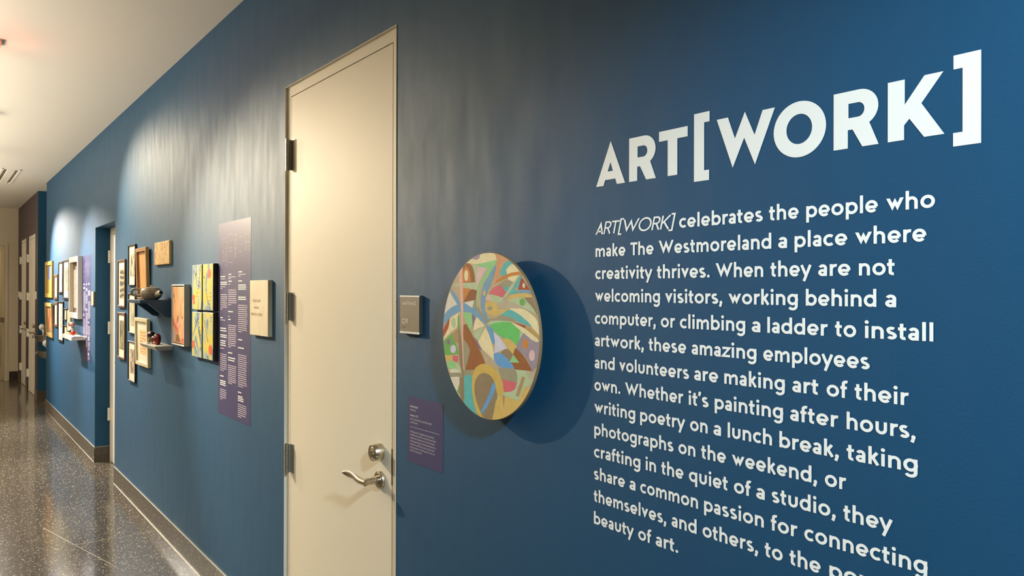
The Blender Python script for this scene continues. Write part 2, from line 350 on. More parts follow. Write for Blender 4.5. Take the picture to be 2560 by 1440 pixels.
    g("'", [[(dr*1.2, 26.8), (dr*.35, 20.6)]], sw*1.1, .8, .8, [(dr, 26.6, dr)])
    g('(', [arc(13, 12, 11.5, 18, 140, 220)], 6, 1, 1); g(')', [arc(-7, 12, 11.5, 18, 40, -40)], 6, 1, 1)
    C = 28.0
    g('A', [[(h*.5, 0), (9.6, C-1.2), (19.2-h*.5, 0)], [(4.2, 6.6), (15.0, 6.6)]], 19.2, DG, DG)
    g('R', [[(h, 0), (h, C)], [(h, C-h), (8, C-h)]+arc(8, C-8.2, 8.4-h, 8.2-h, 90, -90)+[(h, C-16.4+h)], [(8.6, C-16.4+h), (16.6-h*.4, 0)]], 17.2, ST, .6)
    g('T', [[(0, C-h), (18.6, C-h)], [(9.3, 0), (9.3, C)]], 18.6, .2, .2)
    g('[', [[(8.6, C+3.6-h), (h, C+3.6-h), (h, -4.6+h), (8.6, -4.6+h)]], 8.8, ST, .8)
    g(']', [[(0, C+3.6-h), (8.6-h, C+3.6-h), (8.6-h, -4.6+h), (0, -4.6+h)]], 8.8, .8, ST)
    g('W', [[(h*.5, C), (9.6, 1.8), (18.6, C-1.4), (27.6, 1.8), (37.2-h*.5, C)]], 37.2, DG, DG)
    g('O', [arc(14.4, 14, 14.4-h, 14.6-h, 0, 360, 36)], 28.8, RB, RB)
    g('K', [[(h, 0), (h, C)], [(18-h*.5, C), (h+1.6, 12.6)], [(h+4.4, 15.4), (19.0-h*.6, 0)]], 19.4, ST, .2)
    g('C', [arc(14, 14, 14-h, 14.6-h, 44, 316)], 24, RB, .8); g('G', [arc(14, 14, 14-h, 14.6-h, 44, 352)+[(27.6-h, 11.6), (16, 11.6)]], 27.6, RB, 1.4)
    g('D', [[(h, h), (h, C-h), (8, C-h)]+arc(8, 14, 13-h, 14-h, 90, -90)+[(h, h)]], 21, ST, RB)
    g('E', [[(13, C-h), (h, C-h), (h, h), (13, h)], [(h, 14.4), (11.6, 14.4)]], 13.4, ST, .8); g('F', [[(12.6, C-h), (h, C-h), (h, 0)], [(h, 14), (11, 14)]], 13, ST, .4)
    g('H', [[(h, 0), (h, C)], [(20-h, 0), (20-h, C)], [(h, 14), (20-h, 14)]], 20, ST, ST); g('I', [[(h, 0), (h, C)]], sw, ST, ST)
    g('J', [[(10-h, C), (10-h, 6)]+arc(3.6, 6, 6.4-h, 6.2-h, 0, -130)[1:]], 10, .6, ST)
    g('L', [[(h, C), (h, h), (12.4, h)]], 12.6, ST, .4); g('M', [[(h, 0), (h+1.2, C-1), (13, 6), (26-h-1.2, C-1), (26-h, 0)]], 26, ST, ST)
    g('N', [[(h, 0), (h, C-1.2), (20-h, 1.2), (20-h, C)]], 20, ST, ST)
    g('P', [[(h, 0), (h, C)], [(h, C-h), (8, C-h)]+arc(8, C-8.2, 8.4-h, 8.2-h, 90, -90)+[(h, C-16.4+h)]], 16.4, ST, RB)
    g('S', [arc(8.0, 20.6, 7-h*.6, 7.4-h, 35, 200)+[(4.4, 16.0), (11, 12.2)]+arc(8.0, 7.6, 7.6-h*.6, 7.7-h, 40, -150)], 16, 1.2, 1.2)
    g('U', [[(h, C)]+arc(9.4, 9.2, 9.4-h, 9.4-h, 180, 360)+[(18.8-h, C)]], 18.8, ST, ST); g('V', [[(h*.5, C), (9.6, 1.5), (19.2-h*.5, C)]], 19.2, DG, DG)
    g('B', [[(h, 0), (h, C)], [(h, C-h), (7, C-h)]+arc(7, C-7, 7-h, 7-h, 90, -90)+[(h, C-14+h)], [(h, 14), (8, 14)]+arc(8, 7.2, 8-h, 7.2-h, 90, -90)+[(h, h)]], 16.4, ST, RB)
    g('Y', [[(h*.5, C), (9.2, 12), (9.2, 0)], [(18.4-h*.5, C), (9.2, 12)]], 18.4, DG, DG); g('X', [[(h*.5, 0), (18-h*.5, C)], [(h*.5, C), (18-h*.5, 0)]], 18, DG, DG)
    g('0', [arc(8.6, 14, 8.6-h, 14.4-h, 0, 360, 28)], 17.2, RB, RB); g('1', [[(0, C-4.5), (6.4-h, C-1), (6.4-h, 0)]], 6.6, 1.2, ST)
    g('2', [arc(7.6, 20.4, 7.4-h, 7.6-h, 165, -28)+[(1.2, h), (15.4, h)]], 15.6, 1.2, 1); g('3', [arc(7, 20.8, 6.4-h, 7-h, 150, -90), arc(7, 7.4, 7.4-h, 7.2-h, 90, -150)], 14.6, 1.2, 1.2)
    g('5', [[(13.4, C-h), (3.8, C-h), (2.6, 15.4)]+arc(7.2, 8.6, 7.4-h, 8.4-h, 128, -150)], 14.8, 1.2, 1.2)
    g('9', [arc(8.2, 19.4, 8.2-h, 8.6-h, 0, 360, 28), arc(8.2, 19.4, 8.2-h, 8.6-h, 0, -28)+[(5.6, 0)]], 16.4, 1.2, 1.2)
    g('-', [[(0, 9), (8, 9)]], 8, 1, 1)
    return G
def fill_poly(mb, outer, holes=(), y=-0.0006, mi=0):
    from mathutils.geometry import tessellate_polygon
    loops = [[Vector((u, v, 0)) for u, v in outer]]+[[Vector((u, v, 0)) for u, v in hh] for hh in holes]
    vs = [p for l in loops for p in l]; fs = tessellate_polygon(loops)
    mb.add([(p.x, y, p.y) for p in vs], [tuple(f) for f in fs], mi)
def stroke(line, h, limit=2.6):
    P = []
    for p in line:
        if not P or hypot(p[0]-P[-1][0], p[1]-P[-1][1]) > 1e-4: P.append(p)
    closed = hypot(P[0][0]-P[-1][0], P[0][1]-P[-1][1]) < 0.02 and len(P) > 4
    if closed: P = P[:-1]
    n = len(P); Lq = []
    for i in range(n):
        p = P[i]; a = P[i-1] if (i or closed) else None; b = P[(i+1) % n] if (i < n-1 or closed) else None
        def nrm(u, v):
            d = hypot(v[0]-u[0], v[1]-u[1]); return (-(v[1]-u[1])/d, (v[0]-u[0])/d)
        if a and b:
            n1, n2 = nrm(a, p), nrm(p, b); m = (n1[0]+n2[0], n1[1]+n2[1]); k = 1+n1[0]*n2[0]+n1[1]*n2[1]
            s = 1/max(k, 2.0/limit**2) if k > 1e-6 else 1.0
            ml = hypot(*m) or 1.0; ln = min(s*ml, limit); m = (m[0]/ml*ln, m[1]/ml*ln)
        else: m = nrm(p, b) if b else nrm(a, p)
        Lq.append(((p[0]+m[0]*h, p[1]+m[1]*h), (p[0]-m[0]*h, p[1]-m[1]*h)))
    quads = []
    for i in range(n if closed else n-1):
        j = (i+1) % n; quads.append((Lq[i][0], Lq[i][1], Lq[j][1], Lq[j][0]))
    return quads
def text_width(txt, sw, gap=0.0, G=None):
    G = G or glyphs(sw); x = 0
    for i, ch in enumerate(txt):
        if ch == ' ': x += 8.5; continue
        _, _, wd, l, r = G[ch]; x += (l if i else 0)+wd+(r if i < len(txt)-1 else 0)+(gap if i < len(txt)-1 else 0)
    return x
_gc = {}
def put_text(mb, txt, x0, z0, unit, sw=4.6, y=-0.0006, width=None, slant=0.0, mi=0, gap=0.0):
    """lay txt on the wall plane: left edge x0, base line z0 (metres), unit = metres per font unit, width = fitted word length"""
    G = _gc.setdefault(sw, glyphs(sw)); sh = sw*1.12; tw = text_width(txt, sw, gap, G); sx = unit if width is None else width/tw; x = 0
    for i, ch in enumerate(txt):
        if ch == ' ': x += 8.5; continue
        lines, dots, wd, l, r = G[ch]; x += l if i else 0
        if ch in 'VvWwA':
            Tt = 20.0 if ch in 'vw' else 28.0
            if ch in 'Ww':
                b1 = (wd+2*sh)/4; m = wd/2; pl_ = [(0, Tt), (sh, Tt), (b1, Tt*sh/b1), (m, Tt), (wd-b1, Tt*sh/b1), (wd-sh, Tt), (wd, Tt), (wd-b1, 0), (m, Tt*(m-b1)/b1), (b1, 0)]
            else:
                c_ = wd/2; pl_ = [(0, Tt), (sh, Tt), (c_, Tt*sh/c_), (wd-sh, Tt), (wd, Tt), (c_+.5, 0), (c_-.5, 0)]
                if ch == 'A': pl_ = [(u, Tt-v) for u, v in pl_]
            fill_poly(mb, [(x0+(x+u+slant*v)*sx, z0+v*unit) for u, v in pl_], (), y, mi)
            lines = [[(4.4, 6.6), (14.8, 6.6)]] if ch == 'A' else []
        for li, ln in enumerate(lines):
            lim = 3.0 if ch in 'MN' else 2.2
            for q in stroke(ln, sw/2, lim):
                pts = [(x0+(x+u+slant*v)*sx, y-0.00005*li, z0+v*unit) for u, v in q]
                mb.add(pts, [(0, 1, 2, 3)], mi)
        for cx, cy, rr in dots:
            mb.add([(x0+(x+cx+rr*cos(2*pi*k/16)+slant*cy)*sx, y-0.0002, z0+(cy+rr*sin(2*pi*k/16))*unit) for k in range(16)], [tuple(range(16))], mi)
        x += wd+(r if i < len(txt)-1 else 0)+(gap if i < len(txt)-1 else 0)
    return tw*sx

# wall title ART[WORK], each letter its own cut vinyl piece
mm = lambda L: [(a/1000.0, b/1000.0) for a, b in L]
Z0, Z1 = 1833.5, 1927.0
title = thing('wall_title', (-0.875, 0, 1.8335), 'large white vinyl exhibition title in bold capitals high on the blue wall', 'lettering')
def letter(outer, holes=()):
    b = MB(); fill_poly(b, mm(outer), [mm(hh) for hh in holes]); b.build('letter', WHITE, title)
letter([(-1275, Z0), (-1228.5, 1931), (-1184, Z0), (-1209, Z0), (-1214, 1846), (-1246, 1846), (-1251, Z0)], [[(-1229, 1884), (-1221.5, 1864), (-1238, 1864)]])
def letterR(x0, xs, xb, xr, xl0, xl1):
    zb = 1864.5; cy = (Z1+zb+2)/2; ry = (Z1-zb-2)/2; rx = xr-xb
    bow = arc(xb, cy, rx, ry, 90, -58, 14)
    outer = [(x0, Z0), (x0, Z1)]+bow+[(xl1, Z0), (xl0, Z0), (xs+8, 1863.5), (xs, 1863.5), (xs, Z0)]
    cyi = 1894.5; hole = [(xs+1, 1883), (xs+1, 1906.5)]+arc(xb-2, cyi+.2, rx-21, 11.8, 90, -90, 10)
    letter(outer, [hole])
letterR(-1172, -1148, -1128, -1096, -1122.5, -1095)
letter([(-1086.5, Z1+.5), (-1011, Z1+.5), (-1011, 1907), (-1037.5, 1907), (-1037.5, Z0), (-1063, Z0), (-1063, 1907), (-1086.5, 1907)])
letter([(-995, 1814), (-995, 1947.5), (-957, 1947.5), (-957, 1927.5), (-970, 1927.5), (-970, 1834), (-958, 1834), (-958, 1814)])
letter([(-940, Z1), (-914, Z1), (-898, 1885), (-876, 1931), (-855, 1885), (-838, Z1), (-812.5, Z1), (-854, 1830.5), (-877.5, 1883), (-903, 1830.5)])
letter(arc(-764.5, 1880, 50.5, 48.5, 0, 360, 48)[:-1], [arc(-764.5, 1880.5, 24.7, 26, 0, 360, 40)[:-1]])
letterR(-700.5, -675.5, -656, -624.5, -651, -624)
letter([(-609.5, Z0), (-609.5, Z1), (-583, Z1), (-583, 1888), (-553.5, Z1), (-526, Z1), (-558, 1885.5), (-524.5, Z0), (-554, Z0), (-576, 1865), (-584, 1856), (-584, Z0)])
letter([(-512, 1946.5), (-474.5, 1946.5), (-474.5, 1812.5), (-512.5, 1812.5), (-512.5, 1832.5), (-499.5, 1832.5), (-499.5, 1926), (-512, 1926)])

# wall text: fourteen lines of cut vinyl words
WT = [
 "ART[WORK]~-1277.2,-1042.7|celebrates~-1032.3,-837.5|the~-824.3,-765.2|people~-750.7,-625.4|who~-611.9,-538.0",
 "make~-1276.6,-1182.5|The~-1167.8,-1101.1|Westmoreland~-1086.9,-819.5|a~-805.5,-787.8|place~-773.0,-676.5|where~-662.9,-550.7",
 "creativity~-1277.2,-1104.9|thrives.~-1091.6,-955.8|When~-942.0,-836.1|they~-821.2,-741.1|are~-728.1,-670.9|not~-656.4,-597.7",
 "welcoming~-1278.0,-1083.1|visitors,~-1069.3,-925.9|working~-912.1,-766.5|behind~-751.2,-627.5|a~-613.3,-596.0",
 "computer,~-1277.9,-1094.2|or~-1080.6,-1042.7|climbing~-1029.8,-874.6|a~-860.5,-842.1|ladder~-827.5,-710.4|to~-697.5,-660.9|install~-646.7,-540.2",
 "artwork,~-1278.4,-1127.6|these~-1114.3,-1013.9|amazing~-1000.2,-850.3|employees~-835.7,-638.5",
 "and~-1278.8,-1214.8|volunteers~-1200.7,-1006.8|are~-993.6,-935.7|making~-921.4,-791.8|art~-777.0,-726.7|of~-712.5,-675.5|their~-663.4,-576.3",
 "own.~-1279.3,-1196.8|Whether~-1183.0,-1021.0|it's~-1007.6,-958.4|painting~-943.6,-795.3|after~-781.2,-691.5|hours,~-677.0,-565.9",
 "writing~-1279.7,-1152.5|poetry~-1138.2,-1016.7|on~-1003.5,-960.3|a~-946.5,-928.8|lunch~-913.4,-817.4|break,~-802.5,-690.2|taking~-677.0,-563.1",
 "photographs~-1279.5,-1046.5|on~-1033.3,-990.2|the~-976.0,-917.5|weekend,~-903.8,-729.3|or~-715.4,-677.5",
 "crafting~-1280.1,-1137.3|in~-1122.4,-1093.1|the~-1078.7,-1020.2|quiet~-1005.9,-912.3|of~-899.0,-861.5|a~-850.3,-832.4|studio,~-818.0,-695.6|they~-682.6,-601.7",
 "share~-1280.4,-1182.7|a~-1169.2,-1151.5|common~-1137.3,-983.4|passion~-968.7,-834.1|for~-819.6,-766.6|connecting~-753.2,-548.6",
 "themselves,~-1280.7,-1064.6|and~-1050.8,-987.0|others,~-972.2,-845.8|to~-832.2,-795.5|the~-782.0,-723.0|power~-707.0,-582.0|and~-568.0,-504.0",
 "beauty~-1280.1,-1156.7|of~-1143.1,-1105.8|art.~-1093.7,-1032.9"]
wt = thing('wall_text', (-0.9, 0, 1.4), 'white vinyl introductory paragraph in fourteen lines on the blue wall', 'lettering')
for k, ln in enumerate(WT):
    zb = 1.7254-0.0503473*k; b = MB()
    for wd in ln.split('|'):
        t, xy = wd.split('~'); xa, xb = [float(q)/1000 for q in xy.split(',')]
        if t == 'ART[WORK]': put_text(b, t, xa, zb, 0.001, sw=3.4, width=xb-xa-0.006, slant=0.2, gap=-1.5)
        else: put_text(b, t, xa, zb, 0.00098, sw=4.9, width=xb-xa)
    b.build('text_line', BODY, wt)

# ------------------------------------------------------------------ doors
def hinge(door, x, y, z0, z1, plate=0.034, r=0.0075, m=None):
    m = m or HINGE
    h = MB(); h.box(x-0.004, x+plate, y+0.0035, y+0.006, z0, z1); h.box(x-0.004, x+0.004, y-r*1.4, y+0.004, z0+.001, z1-.001); o = h.build('hinge', m, door)
    k = MB(); n = 5; d = (z1-z0)/n
    for i in range(n): k.lathe([(r, i*d+0.0008), (r, (i+1)*d-0.0008)], (x, y-r*1.6, z0), 'z', 14)
    k.lathe([(0.0, -0.004), (r*.9, -0.003), (r*.9, 0), ], (x, y-r*1.6, z0), 'z', 14); k.lathe([(r*.9, 0), (r*.9, 0.003), (0, 0.004)], (x, y-r*1.6, z1), 'z', 14)
    k.build('hinge_barrel', m, o)
    return o
def lever(door, X, Y, Z, big=1.0):
    h = MB(); h.lathe([(0.0, 0.0), (0.031, 0.0), (0.031, -0.007), (0.029, -0.010), (0.024, -0.011), (0.024, -0.013), (0.0, -0.013)], (X, Y, Z), 'y', 36)
    o = h.build('lever_rose', STEEL, door)
    l = MB(); l.lathe([(0.0145, -0.013), (0.0145, -0.021), (0.0115, -0.022), (0.0115, -0.064)], (X, Y, Z), 'y', 24)
    pts = [(X+0.0115, Y-0.0615, Z-0.0005), (X-0.012, Y-0.066, Z+0.001), (X-0.035, Y-0.070, Z+0.004), (X-0.062, Y-0.070, Z+0.008), (X-0.088, Y-0.073, Z+0.011), (X-0.108, Y-0.080, Z+0.013), (X-0.118, Y-0.087, Z+0.0135)]
    l.tube(pts, [(0.0105, 0.0115), (0.011, 0.0115), (0.0085, 0.0125), (0.006, 0.0130), (0.0045, 0.0125), (0.0026, 0.0085), (0.0008, 0.002)], 16, up=(0, 0, 1), smooth=2)
    l.build('lever', STEEL, o); return o
FY = 0.0115
d = thing('door_1', ((D1[0]+D1[1])/2, FY, 0), 'tall cream maintenance door with satin lever in the blue wall', None, None, 'structure')
f = MB(); LX0, LX1, LZ = -3.166, -2.262, 2.415
f.box(D1[0], LX0-0.003, FY, 0.15, 0, D1[2]); f.box(LX1+0.003, D1[1], FY, 0.15, 0, D1[2]); f.box(LX0-0.003, LX1+0.003, FY, 0.15, LZ+0.003, D1[2])
f.box(D1[0], D1[0]+0.002, 0.0, FY, 0, D1[2]); f.box(D1[0], D1[1], 0.0, FY, D1[2]-0.002, D1[2]); f.box(D1[1]-0.002, D1[1], -0.002, FY, 0, D1[2])
f.build('frame', DOORP, d)
f = MB(); f.box(LX0-.003, LX1+.003, 0.07, 0.075, 0, LZ+.003); f.build('stop', GAP, d)  # dark sheet behind the leaf, stands in for shade in the gaps
f = MB(); f.bbox(LX0, LX1, FY, FY+0.045, 0.006, LZ, 0.001); leaf = f.build('leaf', DOORP, d)
f = MB(); f.box(LX1-0.003, LX1+0.004, FY-0.0006, FY+0.02, 0.955, 1.075); f.build('latch_gap', GAP, leaf)  # dark strip drawn for the shaded gap at the latch
for z0, z1 in ((2.103, 2.233), (1.468, 1.588), (0.827, 0.948)): hinge(d, -3.160, FY-0.004, z0, z1, 0.040, 0.0085)
lever(leaf, -2.341, FY, 0.958)
k = MB(); k.lathe([(0.0, 0.0), (0.030, 0.0), (0.0285, -0.030), (0.026, -0.033), (0.0215, -0.033), (0.0215, -0.030), (0.0, -0.030)], (-2.343, FY, 1.052), 'y', 40)
o = k.build('deadbolt', STEEL, leaf)
k = MB(); k.lathe([(0.0, -0.0300), (0.0205, -0.0300), (0.0205, -0.032), (0.019, -0.033), (0.0, -0.033)], (-2.343, FY, 1.052), 'y', 30)
k.lathe([(0.0115, -0.033), (0.0115, -0.0345), (0, -0.0345)], (-2.343, FY, 1.047), 'y', 20)
c = k.build('lock_cylinder', STEEL, o)
k = MB(); k.box(-2.3442, -2.3418, FY-0.0349, FY-0.034, 1.0415, 1.0525); k.build('keyhole', GAP, o)

# recessed louvred door
RY = 0.1235
d = thing('door_2', ((D2[0]+D2[1])/2, RY, 0), 'white louvred door set back in the blue recess', None, None, 'structure')
f = MB(); f.box(D2[0], D2[0]+0.055, RY, 0.16, 0, D2[2]); f.box(D2[1]-0.055, D2[1], RY, 0.16, 0, D2[2]); f.box(D2[0]+.055, D2[1]-.055, RY, 0.16, D2[2]-0.055, D2[2])
f.build('frame', DOORW, d)
f = MB(); a0, a1, zt = D2[0]+0.059, D2[1]-0.059, D2[2]-0.059; lx = -7.745
f.box(a0, lx, RY+.001, 0.16, 0.008, zt); f.box(lx, a1, RY+.001, 0.16, 0.93, zt); f.box(lx, a1, RY+.001, 0.16, 0.008, 0.39); f.box(a1-.17, a1, RY+.001, 0.16, 0.39, 0.93)
leaf = f.build('leaf', DOORW, d)
f = MB(); f.box(a0, a1, 0.17, 0.175, 0, zt); f.build('back_panel', GAP, leaf)
f = MB(); n = 16
for i in range(n):
    z = 0.395+i*0.0335; f.prism([(RY+0.002, z), (RY+0.034, z+0.022), (RY+0.034, z+0.026), (RY+0.002, z+0.006)], lx, a1-.17, 'x')
f.build('louvre', DOORW, leaf)
for z0, z1 in ((1.845, 1.955), (1.185, 1.295), (0.385, 0.495)): hinge(d, D2[0]+0.05, RY-0.003, z0, z1, 0.03, 0.009, PLASTW)
lever(leaf, a1-0.07, RY+.001, 0.96)

# two doors in the shaded far wall
for nm, D, lab in (('door_3', D3, 'pale door beyond the drinking fountains, nearer of two'), ('door_4', D4, 'pale door at the far end of the shaded wall')):
    d = thing(nm, ((D[0]+D[1])/2, 0.03, 0), lab, None, None, 'structure')
    f = MB(); f.box(D[0], D[0]+0.05, 0.01, 0.15, 0, D[2]); f.box(D[1]-0.05, D[1], 0.01, 0.15, 0, D[2]); f.box(D[0]+.05, D[1]-.05, 0.01, 0.15, D[2]-0.05, D[2]); f.build('frame', DOORW, d)
    f = MB(); f.bbox(D[0]+.054, D[1]-.054, 0.012, 0.06, 0.008, D[2]-.054, 0.002); lf = f.build('leaf', DOORW, d)
    for z0, z1 in ((2.02, 2.14), (1.42, 1.54), (0.85, 0.97), (0.22, 0.34)): hinge(d, D[0]+0.05, 0.008, z0, z1, 0.03, 0.012, PLASTW)
    lever(lf, D[1]-0.12, 0.012, 0.95)
    k = MB(); k.lathe([(0.0, 0.0), (0.03, 0.0), (0.028, -0.03), (0, -0.03)], (D[1]-0.12, 0.012, 1.05), 'y', 20); k.build('deadbolt', STEEL, lf)
# glazed door in the end wall
GLASS = bpy.data.materials.new('door_glass'); GLASS.use_nodes = True
b = GLASS.node_tree.nodes['Principled BSDF']; b.inputs['Transmission Weight'].default_value = 1; b.inputs['Roughness'].default_value = 0.02; b.inputs['IOR'].default_value = 1.45
b.inputs['Base Color'].default_value = (0.95, 0.93, 0.85, 1)
d = thing('door_5', (-16.05, -0.65, 0), 'glazed door with push bar in the end wall of the corridor', None, None, 'structure')
f = MB(); f.box(-16.1, -15.99, GD[0]-0.05, GD[0], 0, GD[2]); f.box(-16.1, -15.99, GD[1], GD[1]+.05, 0, GD[2]); f.box(-16.1, -15.99, GD[1]+.05, GD[0]-.05, GD[2]-.05, GD[2]); f.build('frame', BEIGE, d)
f = MB(); f.box(-16.07, -16.03, GD[0]-0.09, GD[0]-.052, 0.01, GD[2]-.052); f.box(-16.07, -16.03, GD[1]+.052, GD[1]+.09, 0.01, GD[2]-.052); f.box(-16.07, -16.03, GD[1]+.09, GD[0]-.09, 2.27, GD[2]-.052); f.box(-16.07, -16.03, GD[1]+.09, GD[0]-.09, 0.01, 0.25)
f.build('leaf', mat('champagne_metal', (0.55, 0.47, 0.33, 1), 0.35, 0.7), d)
f = MB(); f.box(-16.055, -16.047, GD[1]+.09, GD[0]-.09, 0.25, 2.27); f.build('glass_pane', GLASS, d)
f = MB(); f.box(-16.03, -15.98, GD[1]+.06, GD[0]-.06, 1.02, 1.10); f.build('push_bar', mat('dark_bronze', (0.20, 0.16, 0.10, 1), 0.4, 0.8), d)
lamp('AREA', 'vestibule_ceiling_lamp', (-17.2, -0.8, 2.9), 16, (1.0, 0.82, 0.5), (-17.2, -0.8, 0), shape='SQUARE', size=0.8)

# ------------------------------------------------------------------ signs on the wall
sg = thing('room_sign', (-2.105, 0, 1.5225), 'square grey-brown maintenance room sign beside the cream door', 'sign')
w = MB(); w.bbox(-2.165, -2.045, -0.0125, -0.0005, 1.463, 1.582, 0.001); w.build('backing', mat('sign_black', (0.03, 0.028, 0.022, 1), 0.5), sg)
w = MB(); w.box(-2.1645, -2.0455, -0.0135, -0.0124, 1.4695, 1.5765); w.build('face', mat('sign_taupe', (0.20, 0.165, 0.105, 1), 0.5), sg)
w = MB(); w.box(-2.165, -2.045, -0.0145, -0.0124, 1.5768, 1.582); w.build('trim_strip', PLASTW, sg)
w = MB(); w.box(-2.165, -2.045, -0.0145, -0.0124, 1.463, 1.4692); w.build('trim_strip', PLASTW, sg)
SGY = -0.0142
w = MB(); put_text(w, 'MAINTENANCE', -2.1485, 1.5525, 0.0095/28, 4.2, SGY, width=0.086); w.build('room_name', PLASTW, sg); w = MB(); put_text(w, 'G19', -2.1500, 1.4925, 0.0168/28, 4.4, SGY, width=0.037); w.build('room_number', PLASTW, sg)
w = MB()
for cx, dots in ((0, ((0, 0), (1, 0), (1, 1), (0, 1))), (6, ((0, 0), (0, 1), (1, 1), (1, 2))), (12, ((0, 0), (1, 1))), (18, ((0, 1), (1, 0)))):
    for a, b_ in dots: w.lathe([(0.0008, 0), (0.0006, -0.0005), (0, -0.0006)], (-2.147+(cx+a*2.3)*0.001, -0.0135, 1.4835-b_*0.0023), 'y', 8)
w.build('braille', mat('braille_brown', (0.10, 0.06, 0.03, 1), 0.5), sg)

lb = thing('artwork_label', (-2.03, 0, 1.163), 'purple vinyl caption panel below the grey maintenance sign', 'label')
w = MB(); w.box(-2.136, -1.926, -0.0006, -0.00005, 1.060, 1.2645); w.build('panel', PANEL, lb)
w = MB(); YT = -0.0010
def cap_line(t, px_, z, size, sw, wd=None): put_text(w, t, px_, z, size/28, sw, YT, width=wd)
cap_line('Rachel Lloyd', -2.1205, 1.232, 0.0062, 5.6, 0.047); cap_line('Gallery Host', -2.1205, 1.2215, 0.0056, 3.2, 0.036)
cap_line('Swerve,', -2.1205, 1.204, 0.0062, 5.6, 0.0285); cap_line('2025', -2.089, 1.204, 0.0062, 3.2, 0.019)
cap_line('Acrylic, colored pencil, and acrylic sealer', -2.1205, 1.193, 0.0056, 3.2, 0.130); cap_line('on MDF board', -2.1205, 1.1825, 0.0056, 3.2, 0.046)
w.box(-2.1205, -1.946, YT, YT+.0002, 1.1705, 1.1713)
for i, (t, wd) in enumerate((('Looking at art in the galleries here, spanning', 0.143), ('hundreds of years with so many artists and styles,', 0.157), ('inspires me to make my own work. I have been', 0.148), ('working (and having fun with) colored pencils for', 0.155), ("decades. It's a thrill to put colors next to each", 0.146), ('other and see how one little patch of color can', 0.148), ('affect the whole piece.', 0.073))):
    cap_line(t, -2.1205, 1.1535-i*0.0098, 0.0056, 3.2, wd)
w.build('caption_text', mat('caption_white', (0.62, 0.60, 0.64, 1), 0.6), lb)

def text_panel(name, x0, x1, z0, z1, label, seed, yoff=0.0):
    p = thing(name, ((x0+x1)/2, 0, (z0+z1)/2), label, 'panel'); W = x1-x0; H = z1-z0
    w = MB(); w.box(x0, x1, -0.0006, -0.00005, z0, z1); w.build('panel', PANEL, p)
    return p, W, H
def rect_outline(b, x0, x1, z0, z1, t, y): b.box(x0, x1, y, y+.0002, z1-t, z1); b.box(x0, x1, y, y+.0002, z0, z0+t); b.box(x0, x0+t*1.6, y, y+.0002, z0, z1); b.box(x1-t*1.6, x1, y, y+.0002, z0, z1)
def panel_content(p, x0, x1, z0, z1, rects, cols, seed):
    rnd = random.Random(seed); W = x1-x0; H = z1-z0; Y = -0.0010
    b = MB()
    for (a, c, e, g_) in rects:
        rect_outline(b, x0+W*a, x0+W*c, z0+H*e, z0+H*g_, 0.0012, Y); m_ = (a+c)/2; n_ = (e+g_)/2; b.box(x0+W*m_-.0022, x0+W*m_+.0022, Y, Y+.0002, z0+H*n_-.0025, z0+H*n_+.0025)
    b.build('diagram', PANELTXT, p)
    hb, tb = MB(), MB()
    for (cx, blocks) in cols:
        for (zt, zb, kind, wd) in blocks:
            n = max(1, round((zt-zb)*H/0.0102)); zz = z1-(1-zt)*H
            for i in range(n):
                zz_ = z0+zt*H-i*(zt-zb)*H/n; ww = wd*(1 if (kind == 'h' or i < n-1) else rnd.uniform(.35, .8))*rnd.uniform(.9, 1.0)*W; xx = x0+W*cx
                while ww > 0.006:
                    L = min(ww, rnd.uniform(0.012, 0.034)); hgt = 0.0052 if kind == 'h' else 0.0036
                    (hb if kind == 'h' else tb).box(xx, xx+L, Y, Y+.0002, zz_-0.0045-hgt/2, zz_-0.0045+hgt/2); xx += L+0.004; ww -= L+0.004
    hb.build('heading_text', WHITE, p); tb.build('body_text', PANELTXT, p)
P1 = (-4.154, -3.639, 0.952, 1.9425)
p, _, _ = text_panel('wall_text_panel', *P1, 'tall purple vinyl text panel behind the small cream stone plaque', 3)
B = lambda zt, zb, k, wd=.26: (zt, zb, k, wd)
panel_content(p, *P1, [(.14, .20, .855, .915), (.14, .20, .80, .845), (.24, .29, .87, .925), (.24, .29, .83, .865), (.24, .29, .775, .822), (.33, .45, .865, .935), (.33, .45, .79, .85), (.49, .60, .90, .93), (.51, .59, .862, .885), (.51, .59, .835, .858), (.53, .57, .812, .83), (.66, .75, .84, .915), (.81, .88, .885, .92), (.81, .88, .845, .88), (.90, .96, .885, .92), (.90, .96, .845, .88)],
  [(.07, [B(.725, .715, 'h', .16), B(.713, .70, 'b', .22), B(.695, .675, 'h', .22), B(.672, .655, 'b', .18), B(.63, .545, 'b', .23), B(.51, .50, 'h', .09), B(.498, .488, 'b', .22), B(.455, .43, 'h', .22), B(.42, .40, 'h', .22), B(.39, .355, 'h', .20), B(.35, .335, 'b', .18), B(.32, .225, 'b', .22), B(.205, .195, 'h', .13), B(.18, .15, 'h', .19), B(.135, .075, 'b', .21)]),
   (.33, [B(.735, .725, 'h', .10), B(.722, .705, 'b', .25), B(.70, .688, 'h', .12), B(.685, .67, 'b', .17), B(.655, .57, 'b', .26), B(.545, .53, 'h', .16), B(.52, .51, 'b', .1), B(.505, .495, 'h', .09), B(.475, .355, 'b', .26), B(.335, .32, 'h', .13), B(.31, .285, 'h', .22), B(.27, .17, 'b', .26)]),
   (.64, [B(.745, .735, 'h', .13), B(.732, .715, 'b', .22), B(.70, .688, 'h', .12), B(.68, .65, 'h', .24), B(.62, .60, 'h', .24), B(.58, .44, 'b', .27), B(.41, .40, 'h', .12), B(.37, .355, 'h', .17), B(.335, .17, 'b', .26), B(.15, .135, 'h', .10), B(.13, .10, 'h', .16), B(.09, .02, 'b', .25)])], 5)
P2 = (-8.722, -8.228, 0.894, 1.928)
